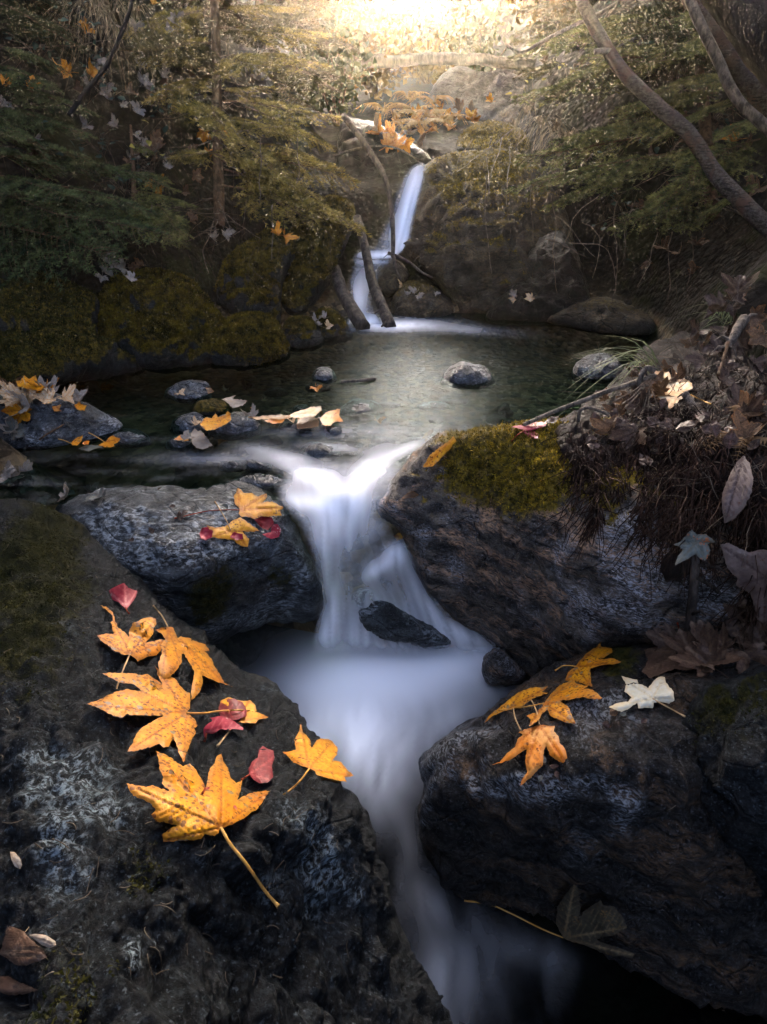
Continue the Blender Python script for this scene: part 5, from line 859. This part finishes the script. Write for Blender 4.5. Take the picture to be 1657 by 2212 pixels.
# ------------------------------------------------------------------ loose leaves (shared shapes)
def leaf_shape(kind, seed):
    g = np.random.default_rng(seed)
    if kind == 'maple':
        tips = [(0, 1.0), (52, .92), (-52, .90), (104, .55), (-104, .56)]; ol = []
        seq = sorted(tips, key=lambda t: t[0])
        for i, (a, L) in enumerate(seq):
            L *= g.uniform(.85, 1.08)
            for da, f in ((-25, .62), (-19, .76), (-13, .74), (-8, .86), (0, 1), (7, .87), (13, .75), (19, .77), (25, .62)):
                ol.append((a + da * (1.0 if abs(a) < 90 else .8), L * f * g.uniform(.95, 1.05)))
            if i < 4: ol.append(((a + seq[i + 1][0]) / 2, .56 if abs(a) < 80 and abs(seq[i + 1][0]) < 80 else .42))
        P = np.array([(r * math.sin(R(a)), r * math.cos(R(a))) for a, r in ol] + [(.10, -.10), (0, 0), (-.10, -.10)][:3]); T = [(L * math.sin(R(a)), L * math.cos(R(a))) for a, L in tips]
    else:
        u = np.linspace(0, 1, 14); wd = .32 * np.sin(math.pi * u ** .8) + .0; P = np.r_[np.c_[wd, u], np.c_[-wd, u][::-1][1:-1]]; T = [(0, 1)]
    W, F, e = trimesh(P, .055); F = F[:, ::-1]
    v = veins_of(W, (0, 0), T, .025, .17); c1, c2, c3 = g.uniform(-.5, 1.1), g.uniform(-.6, .9), g.uniform(-.2, .7)
    z = c1 * W[:, 0] ** 2 + c2 * (W[:, 1] - .3) ** 2 + c3 * np.abs(W[:, 0]) - .03 * v + .20 * fbm(np.c_[W * 2.5, np.full(len(W), seed)], 1, 3)
    V = np.c_[W, z]; S, SF = tube(crom([(0, 0, z[np.argmin(np.hypot(*W.T))]), (.03, -.3, .05), (.0, -.65, .16)], 4), .014, 4)
    return np.vstack([V, S]), np.vstack([F, SF + len(V)]), np.r_[v, np.full(len(S), .3)], np.r_[np.clip(e / .15, 0, 1), np.full(len(S), 1.)]
SHAPES = {}
for nm, kind, seeds in (('maple_leaf', 'maple', range(5)), ('oval_leaf', 'oval', range(30, 33))):
    for s in seeds:
        V, F, v, e = leaf_shape(kind, s); o = mk(nm, V, F, M['leaf_pale'], attrs={'vein': v, 'edge': e}, origin=np.zeros(3)); SHAPES.setdefault(nm, []).append(o.data); bpy.data.objects.remove(o)
VARIANT = {}
def loose(nm, mat, P, N, size, label, group, spin=None):
    me0 = SHAPES[nm][int(rng.integers(len(SHAPES[nm])))]; key = (me0.name, mat)
    if key not in VARIANT: m2 = me0.copy(); m2.materials[0] = M[mat]; VARIANT[key] = m2
    o = bpy.data.objects.new(nm, VARIANT[key]); col.objects.link(o)
    n = np.asarray(N, float) + rng.normal(0, .35, 3); n /= np.linalg.norm(n); q = Vector(n).to_track_quat('Z', 'Y') @ Matrix.Rotation(spin if spin is not None else rng.uniform(0, 6.28), 3, 'Z').to_quaternion()
    o.rotation_mode = 'QUATERNION'; o.rotation_quaternion = q; s = size; o.scale = (s, s * rng.uniform(.85, 1.1), s); o.location = np.asarray(P) + n * .012
    return tag(o, label, 'leaf', group)
def strew(nm, mats, label, group, spots, size, fwd=0.0, only=None, tilt=(0, -.3, .3)):
    for (cx, cy, rx, ry, k) in spots:
        for i in range(k):
            x, y = cx + rng.normal(0, rx * .55), cy + rng.normal(0, ry * .55)
            if not (-10 < x < 1667 and -10 < y < 2220): continue
            h = hit(x, y, only)
            if not h: continue
            P, N = h[0], h[1]; d = ray(x, y); f = fwd * rng.uniform(.2, 1.0)
            loose(nm, mats[int(rng.integers(len(mats)))], P - d * f, N + np.array(tilt), rng.uniform(*size), label, group)
strew('maple_leaf', ['leaf_pale', 'leaf_pale', 'leaf_tan'], 'dry pale leaf caught in the undergrowth of the left bank', 'pale leaves on the left bank', [(330, 330, 90, 90, 20), (250, 190, 120, 60, 14), (420, 130, 140, 60, 9), (250, 580, 70, 30, 9), (120, 250, 90, 90, 6), (470, 480, 90, 60, 4), (330, 45, 120, 30, 5)], (.035, .07), .25)
strew('maple_leaf', ['leaf_orange'], 'orange leaf caught on the dark boughs of the left bank', 'orange leaves on the left bank', [(60, 195, 60, 18, 4), (140, 165, 50, 12, 3), (330, 15, 12, 10, 1), (190, 70, 10, 10, 2), (600, 510, 20, 10, 2), (320, 410, 30, 20, 3), (440, 300, 60, 40, 3)], (.04, .07), .45)
strew('maple_leaf', ['leaf_pale', 'leaf_pale', 'leaf_bicolor'], 'pale curled leaf in the heap on the flat dark rock', 'pale leaves of the heap', [(90, 862, 80, 14, 18)], (.05, .08), .02)
strew('maple_leaf', ['leaf_orange', 'leaf_tan'], 'orange or brown leaf in the heap on the flat dark rock', 'orange leaves of the heap', [(90, 855, 90, 22, 16)], (.05, .08), .02)
strew('maple_leaf', ['leaf_pale', 'leaf_grey'], 'grey curled leaf at the back edge of the near boulder', 'grey leaves behind the near boulder', [(40, 1035, 50, 16, 8), (150, 1070, 60, 16, 5), (20, 940, 30, 12, 4)], (.035, .06))
strew('maple_leaf', ['leaf_bicolor', 'leaf_peach', 'leaf_tan', 'leaf_pale'], 'small soaked leaf lying in the shallow middle of the pool', 'soaked leaves in the pool', [(640, 905, 90, 14, 12), (430, 945, 50, 20, 7), (560, 860, 120, 20, 5)], (.03, .055), .04, None, (0, -.3, 5))
strew('oval_leaf', ['leaf_grey', 'leaf_brown'], 'tiny dark leaf stuck to the top of the grey boulder', 'tiny dark leaves on the grey boulder', [(330, 1120, 110, 40, 9)], (.018, .03))
strew('maple_leaf', ['leaf_tan', 'leaf_brown', 'leaf_brown', 'leaf_tan', 'leaf_brown'], 'dry tan leaf littering the top of the peat ledge', 'tan leaves on the peat ledge', [(1400, 850, 90, 50, 12), (1530, 770, 90, 50, 16), (1610, 850, 50, 90, 10), (1330, 900, 60, 30, 5), (1600, 720, 60, 30, 7)], (.03, .065), .02)
strew('oval_leaf', ['leaf_mauve', 'leaf_brown', 'leaf_brown'], 'dark mauve leaf hanging in the peat face', 'mauve leaves in the peat', [(1330, 930, 90, 30, 22), (1450, 930, 90, 60, 16), (1580, 940, 70, 100, 14), (1300, 980, 60, 30, 6)], (.025, .05), .02)
strew('maple_leaf', ['leaf_tan', 'leaf_tan', 'leaf_brown'], 'dry brownish leaf snagged in the growth of the right bank', 'dry leaves on the right bank', [(1300, 150, 110, 70, 9), (1450, 250, 120, 90, 10), (1480, 440, 120, 60, 10), (1440, 560, 60, 40, 5), (1290, 350, 60, 60, 3), (1600, 650, 60, 40, 6), (1600, 330, 50, 60, 3)], (.045, .08), .3)
strew('maple_leaf', ['leaf_orange'], 'yellow orange leaf hanging right of the leaning ringed trunk', None, [(1590, 308, 4, 4, 1)], (.085, .09), .5)
strew('maple_leaf', ['leaf_bicolor', 'leaf_pale'], 'small leaf lying on the low rocks below the waterfall', 'small leaves below the waterfall', [(905, 630, 40, 14, 6), (1130, 640, 50, 20, 3), (690, 690, 30, 20, 5), (800, 620, 40, 30, 2)], (.035, .055))
strew('maple_leaf', ['leaf_tan', 'leaf_orange', 'leaf_peach'], 'orange leaf carpeting the slope above the waterfall', 'orange leaves above the waterfall', [(900, 260, 80, 35, 26), (850, 300, 50, 20, 8), (1000, 270, 60, 30, 8)], (.07, .13))
strew('oval_leaf', ['leaf_mauve', 'leaf_grey', 'leaf_tan'], 'tiny dead leaf on the face of the lower right boulder', 'tiny leaves on the lower right boulder', [(1170, 1660, 60, 20, 6), (1350, 1560, 60, 30, 4)], (.014, .026))
strew('maple_leaf', ['leaf_brown', 'leaf_brown'], 'dark leaf wedged between the right boulders', 'dark leaves between the right boulders', [(1560, 1420, 90, 30, 9), (1640, 1380, 40, 60, 5)], (.05, .08))

# ------------------------------------------------------------------ small plants, grass, roots
M['herb'] = leafy('blue green herb leaves', (.018, .042, .030), (.06, .10, .07), .35, .45, 12)
M['herb_yellow'] = leafy('yellowing bramble leaves', (.16, .14, .02), (.40, .32, .06), .4, .5, 12)
M['grass'] = leafy('arching green grass', (.05, .075, .03), (.20, .22, .09), .35, .5, 10)
M['fern'] = leafy('orange bracken', (.30, .13, .03), (.50, .26, .07), .4, .6, 9)
M['fern_dry'] = leafy('dry brown fern', (.09, .05, .02), (.22, .13, .06), .3, .6, 20)
M['dead_grass'] = leafy('straw coloured dead grass', (.10, .07, .035), (.26, .19, .10), .3, .6, 14)
def herb(label, P, N, nleaf, spread, ls, mat, group):
    t = empty('bramble', list(P), label, 'plant', group); mb = MB(); st = MB()
    for i in range(nleaf):
        q = P + rng.normal(0, spread, 3) * np.array([1, .7, .8]) + np.array([0, -.03, spread * .6]); d = rng.normal(0, 1, 3); d[2] *= .35; d[1] -= .3; d /= np.linalg.norm(d)
        n_ = np.array([0, -.3, .9]) + rng.normal(0, .35, 3); y = np.cross(n_, d); y /= np.linalg.norm(y); z = np.cross(d, y); L = ls * rng.uniform(.6, 1.2)
        u = np.linspace(0, 1, 7); wd = .33 * np.sin(math.pi * u ** .75); V = np.concatenate([q + L * (np.outer(u, d) + np.outer(s * wd, y) + np.outer(.25 * wd * abs(s) - .2 * u ** 2, z)) for s in (-1, 0, 1)]); F = []
        for a in (0, 7):
            for k in range(6): F += [(a + k, a + k + 1, a + k + 8), (a + k, a + k + 8, a + k + 7)]
        mb.add(V, np.array(F)); Vs, Fs = tube(np.array([P + rng.normal(0, .01, 3), (P + q) / 2 + [0, 0, .03], q]), .0014, 4); st.add(Vs, Fs)
    V, F, m = mb.get(); child('leaves', V, F, M[mat], t); V, F, m = st.get(); child('stems', V, F, M['root'], t)
for (x, y, fw, mat, lab, grp, k, ls) in \
    [(a, b, .25, 'herb', 'blue green leafy herb among the boughs of the left bank', 'herbs on the left bank', 14, .045) for a, b in [(80, 130), (190, 110), (240, 210), (330, 370), (270, 410), (220, 330), (150, 60), (360, 250), (70, 330)]] + \
    [(a, b, .3, 'herb', 'blue green leafy herb among the boughs of the right bank', 'herbs on the right bank', 16, .045) for a, b in [(1300, 60), (1400, 130), (1460, 200), (1380, 300), (1450, 320), (1330, 410), (1540, 270), (1430, 470), (1350, 480), (1500, 420), (1600, 180)]] + \
    [(1225, 185, .5, 'herb_yellow', 'yellow leaved bramble left of the leaning ringed trunk', None, 14, .055), (1320, 175, .45, 'herb_yellow', 'smaller yellow bramble touching the leaning ringed trunk', None, 9, .05), (1150, 230, .4, 'herb_yellow', 'pale yellow bramble in the glow at the left of the right bank', None, 14, .05), (300, 320, .3, 'herb_yellow', 'yellow green sprig on the left bank', None, 8, .05)]:
    h = hit(x, y)
    if h: herb(lab, h[0] - ray(x, y) * fw, h[1], k, .085, ls, mat, grp)
def blade(mb, P, d, L, wd, droop):
    k = 7; u = np.linspace(0, 1, k)[:, None]; up_ = np.array([0, 0, 1.]); C = P + L * (u * (d * .6 + up_ * .8) - droop * u ** 2 * up_ + droop * .5 * u ** 2 * d)
    s = np.cross(d, up_); s /= np.linalg.norm(s); w_ = wd * (1 - u ** 1.5) + .0003; V = np.concatenate([C - s * w_, C + s * w_]); i = np.arange(k - 1)
    mb.add(V, np.concatenate([np.stack([i, i + k, i + k + 1], 1), np.stack([i, i + k + 1, i + 1], 1)]))
def tuft(label, x, y, k, L, mat='grass', group=None, az=(180, 360), fw=.02, droop=.95, wd=.0035):
    h = hit(x, y)
    if not h: return
    P = h[0] - ray(x, y) * fw; mb = MB()
    for i in range(k):
        a = R(rng.uniform(*az)); blade(mb, P + rng.normal(0, .015, 3), np.array([math.sin(a), math.cos(a), 0]), L * rng.uniform(.55, 1.15), wd, droop * rng.uniform(.7, 1.25))
    V, F, m = mb.get(); tag(mk('grass_tuft', V, F, M[mat], smooth=True), label, 'grass', group)
tuft('arching green grass tuft over the right edge of the pool', 1405, 795, 17, .30, az=(205, 350), fw=.05, droop=.95, wd=.0034)
tuft('thin grass tuft behind the arching one on the peat ledge', 1400, 735, 14, .26, az=(200, 420), wd=.003)
tuft('sparse dark grass tuft on the top of the right bank', 1560, 690, 14, .2, az=(180, 420), wd=.0025)
for k, (x, y) in enumerate([(230, 15), (300, 30), (200, 25), (250, 45)]): tuft('bunch of straw hanging at the top left', x, y, 30, .5, 'dead_grass', 'straw bunches at the top left', az=(140, 220), fw=.1, droop=1.5, wd=.002)
for k, (x, y) in enumerate([(1140, 240), (1170, 265), (1110, 270), (1200, 280), (1230, 300), (1090, 250)]): tuft('straw tuft draping over the giant boulder', x, y, 40, .42, 'dead_grass', 'straw tufts above the giant boulder', az=(150, 260), fw=.12, droop=1.7, wd=.0018)
# bracken in the glow
def fern(label, x, y, k, L, group, mat='fern'):
    h = hit(x, y)
    if not h: return
    P0 = h[0]; t = empty('fern', list(P0), label, 'fern', group)
    for i in range(k):
        mb = MB(); a = R(rng.uniform(90, 270)); d = np.array([math.sin(a), math.cos(a), 0]); u = np.linspace(0, 1, 14); C = P0 + L * (np.outer(u, d * .8) + np.outer(u * .7 - .75 * u ** 2, [0, 0, 1])); s = np.cross(d, [0, 0, 1])
        V, F = tube(C, np.linspace(.006, .002, 14) * L * 2, 3); mb.add(V, F)
        for j in range(1, 14):
            for q in (-1, 1):
                l = (.26 * L * (1 - u[j]) + .01) * rng.uniform(.75, 1.15); e = s * q * l + d * l * .35 + np.array([0, 0, -l * rng.uniform(.1, .5)]); b_ = d * l * .16
                mb.add(np.array([C[j] - b_, C[j] + b_, C[j] + e]), [(0, 1, 2)])
        V, F, m = mb.get(); child('frond', V, F, M[mat], t, smooth=False)
for x, y in [(850, 255), (890, 245), (930, 255), (910, 275), (870, 280), (960, 265), (830, 240), (940, 225), (880, 215)]: fern('orange bracken on the sunlit slope above the waterfall', x, y, 9, .42, 'bracken above the waterfall')
for x, y, lb in [(1580, 880, 'upper brown bracken frond at the right edge of the peat'), (1600, 950, 'lower brown bracken frond beside the mauve oval leaf')]: fern(lb, x, y, 5, .12, None, 'fern_dry')
# hanging roots and vines
def root(label, pts, r=.003, group=None, amp=.02, mat='root', name='hanging_root', cat='root'):
    stick(name, label, pts, r, r * .5, mat, cat, group, seg=5, amp=amp, n=8, knots=False)
G = 'roots trailing down the giant boulder'
for pts in [[(1050, 380), (1046, 450), (1052, 530), (1062, 590)], [(1060, 300), (1052, 350), (1056, 420)], [(1085, 300), (1060, 380), (1050, 440)], [(1100, 320), (1095, 420), (1100, 500)], [(1150, 390), (1148, 450), (1155, 520)], [(1020, 300), (990, 340), (985, 360)], [(1110, 280), (1040, 330), (985, 375)]]:
    root('thin root trailing down the giant boulder', [(x, y, 'd', 3.72 if y > 360 else 4.0) for x, y in pts], .0035, G)
G = 'roots dangling from the right bank'
for pts in [[(1200, 420), (1200, 500), (1197, 560), (1205, 640)], [(1330, 430), (1325, 520), (1330, 600), (1328, 660)], [(1290, 420), (1240, 480), (1220, 540)], [(1200, 470), (1240, 500), (1280, 560)], [(1420, 500), (1400, 570), (1380, 620)], [(1370, 450), (1350, 500), (1345, 560)], [(1260, 480), (1290, 520), (1275, 600)], [(1450, 500), (1445, 580), (1440, 640)], [(1490, 500), (1500, 560), (1480, 620)], [(1235, 520), (1300, 545), (1330, 600)], [(1180, 520), (1230, 530), (1265, 555)]]:
    root('thin root dangling in the dark under the right bank', [(x, y, 'd', 3.25) for x, y in pts], .0028, G, .035)
G = 'roots dangling from the left bank'
for pts in [[(590, 440), (592, 500), (588, 560)], [(560, 300), (555, 380), (560, 440)], [(50, 420), (55, 540), (70, 620)], [(330, 440), (325, 520), (340, 560)], [(640, 300), (645, 360), (640, 400)], [(460, 480), (440, 540), (450, 590)], [(160, 430), (150, 500), (165, 560)]]:
    root('thin root dangling from the left bank', [(x, y, 'd', 2.95 if x < 200 else 3.2) for x, y in pts], .0025, G, .03)
# sticks on the peat ledge
S5 = lambda L, d: [(*z5([(x, y)])[0], 'd', dd) for (x, y), dd in zip(L, d)]
stick('branch', 'long grey branch lying from the moss cap up to the cream and orange leaf', S5([(270, 710), (400, 655), (560, 590), (760, 520), (920, 465), (1020, 435)], [1.72, 1.72, 1.72, 1.71, 1.70, 1.70]), .006, .008, 'twig', 'branch', amp=.006, twigs=3)
stick('branch', 'hooked grey branch end beside the cream and orange leaf', S5([(935, 540), (935, 450), (970, 395), (1015, 410)], [1.70, 1.68, 1.68, 1.68]), .007, .009, 'twig', 'branch')
stick('branch', 'short lichen grey stick below the cream and orange leaf', S5([(1190, 520), (1250, 610), (1310, 690), (1350, 760)], [1.58, 1.55, 1.52, 1.50]), .010, .008, 'twig', 'branch', twigs=3)
stick('branch', 'upright forked stick standing against the pale rock face', S5([(1295, 1140), (1270, 1300), (1240, 1500), (1222, 1750), (1215, 1950)], [1.34, 1.33, 1.33, 1.36, 1.40]), .009, .011, 'log_dark', 'branch', twigs=3)
stick('branch', 'thin side stick branching off the upright forked stick', S5([(1245, 1570), (1300, 1600), (1380, 1660)], [1.33, 1.33, 1.34]), .006, .004, 'log_dark', 'branch')
stick('branch', 'thick grey branch at the top right of the peat ledge', S5([(1530, 105), (1490, 160), (1455, 225), (1420, 280)], [1.6, 1.58, 1.56, 1.55]), .015, .009, 'twig', 'branch', twigs=4)
stick('branch', 'red brown stem in front of the dark leaves on the ledge', S5([(1435, 235), (1410, 340), (1385, 430)], [1.5, 1.48, 1.46]), .004, .004, 'spruce_bark', 'branch')
stick('branch', 'curved thin twig arching over the front of the ledge', S5([(575, 690), (590, 630), (640, 610), (720, 635), (755, 660)], [1.64, 1.62, 1.62, 1.62, 1.62]), .005, .004, 'twig', 'branch')
for L in [[(920, 720), (960, 600), (985, 500)], [(975, 690), (985, 560), (990, 480)], [(1050, 650), (1020, 560), (1000, 500)], [(830, 590), (900, 540), (990, 440)], [(850, 610), (930, 530), (1000, 450)], [(790, 570), (890, 520), (980, 450)]]:
    root('straw stalk of the bundle under the cream and orange leaf', S5(L, [1.6, 1.63, 1.66]), .0025, 'straw bundle under the cream leaf', .004, 'root', 'straw', 'straw')
stick('branch', 'dark twig lying on the flat dark rock', [(*zb([(330, 540)])[0], 'z', .60), (*zb([(430, 480)])[0], 'z', .62), (*zb([(535, 418)])[0], 'z', .63)], .004, .003, 'spruce_bark', 'branch')
stick('branch', 'thin stick floating between the small pale stone and the slanting rock', [(738, 823, 'z', .56), (775, 819, 'z', .565), (810, 816, 'z', .56)], .006, .008, 'twig', 'branch')
# fibres hanging from the peat, dead twigs and straw in the undergrowth: uncountable
def strands(name, spots, L, r, mat, fwd, down=1.0, root_=None):
    mb = MB()
    for (cx, cy, rx, ry, k) in spots:
        for i in range(k):
            x, y = cx + rng.uniform(-rx, rx), cy + rng.uniform(-ry, ry); h = hit(x, y)
            if not h: continue
            P = h[0] - ray(x, y) * fwd * rng.uniform(.1, 1); d = rng.normal(0, .45, 3) + np.array([0, -.12, -down]); d /= np.linalg.norm(d); l = L * rng.uniform(.4, 1.3)
            C = P + np.outer(np.linspace(0, 1, 6), d * l) + np.outer(np.linspace(0, 1, 6) ** 2, [rng.normal(0, .12) * l, 0, -.3 * l * down]); V, F = tube(wobble(C, l * .10, 3 / l), np.linspace(r, r * .4, 6), 3); mb.add(V, F)
    V, F, m = mb.get()
    if root_ is not None: o = child(name, V, F, M[mat], root_); o['kind'] = 'stuff'; return o
    return tag(mk(name, V, F, M[mat]), kind='stuff')
M['dead_twig'] = leafy('thin dead twigs', (.03, .02, .012), (.10, .07, .04), .1, .7, 14)
M['needle_litter'] = leafy('fallen conifer needles', (.04, .03, .02), (.15, .12, .085), .1, .6, 30)
M['fibre'] = leafy('dark peat fibres', (.010, .005, .003), (.050, .026, .016), .05, .7, 20)
strands('root_fibres', [(1300, 980, 80, 50, 300), (1430, 950, 100, 90, 800), (1560, 940, 110, 150, 800), (1310, 1040, 40, 30, 90), (1480, 1100, 60, 50, 260), (1640, 1200, 30, 120, 160), (1252, 1010, 12, 60, 110), (1288, 1050, 13, 80, 150), (1395, 1060, 14, 90, 130)], .11, .0019, 'fibre', .03, 1.0, peat)
strands('straw', [(1420, 830, 200, 70, 160), (1580, 760, 90, 60, 90), (1560, 950, 110, 160, 80)], .10, .0012, 'root', .03, .1, peat)
strands('undergrowth', [(230, 200, 240, 200, 180), (480, 250, 180, 240, 160), (300, 480, 260, 100, 120), (1400, 250, 260, 240, 240), (1380, 500, 240, 120, 160), (600, 480, 120, 60, 60)], .20, .0014, 'dead_twig', .22, .5)

mb = MB()
for cx, cy, rx, ry, k in [(330, 1500, 330, 330, 40), (300, 1950, 300, 230, 45), (700, 1850, 110, 200, 16), (1250, 1620, 230, 160, 26), (400, 1150, 200, 70, 20), (120, 1250, 120, 120, 30), (1100, 1000, 150, 60, 30)]:
    for i in range(k):
        x, y = cx + rng.uniform(-rx, rx), cy + rng.uniform(-ry, ry); h = hit(x, y)
        if not h: continue
        P, N = h[0], h[1]; t_ = np.cross(N, rng.normal(0, 1, 3)); t_ /= max(np.linalg.norm(t_), 1e-6); b_ = np.cross(N, t_); L = rng.uniform(.008, .026); u = np.linspace(-1, 1, 5)
        C = P + N * .0025 + np.outer(u, t_ * L / 2) + np.outer(u ** 2, b_ * L * rng.uniform(-.25, .25) + N * .001); V, F = tube(C, .0006, 3); mb.add(V, F)
V, F, m = mb.get(); tag(mk('fallen_needles', V, F, M['needle_litter']), kind='stuff')

# ------------------------------------------------------------------ haze in the ravine
n = NT('haze air')
vol = n('ShaderNodeVolumePrincipled', {'Color': (1, .93, .80, 1), 'Density': HAZE_DENSITY, 'Anisotropy': .88})
n.t.links.new(vol.outputs[0], n.out.inputs[1])
hv = np.array([(x, y, z) for z in (-2.2, 12.5) for y in (-10.9, 61) for x in (-31, 31)], float)
hf = [(0, 2, 3, 1), (4, 5, 7, 6), (0, 1, 5, 4), (2, 6, 7, 3), (0, 4, 6, 2), (1, 3, 7, 5)]
tag(mk('haze', hv, hf, n.m, smooth=False, origin=np.zeros(3)), kind='stuff')
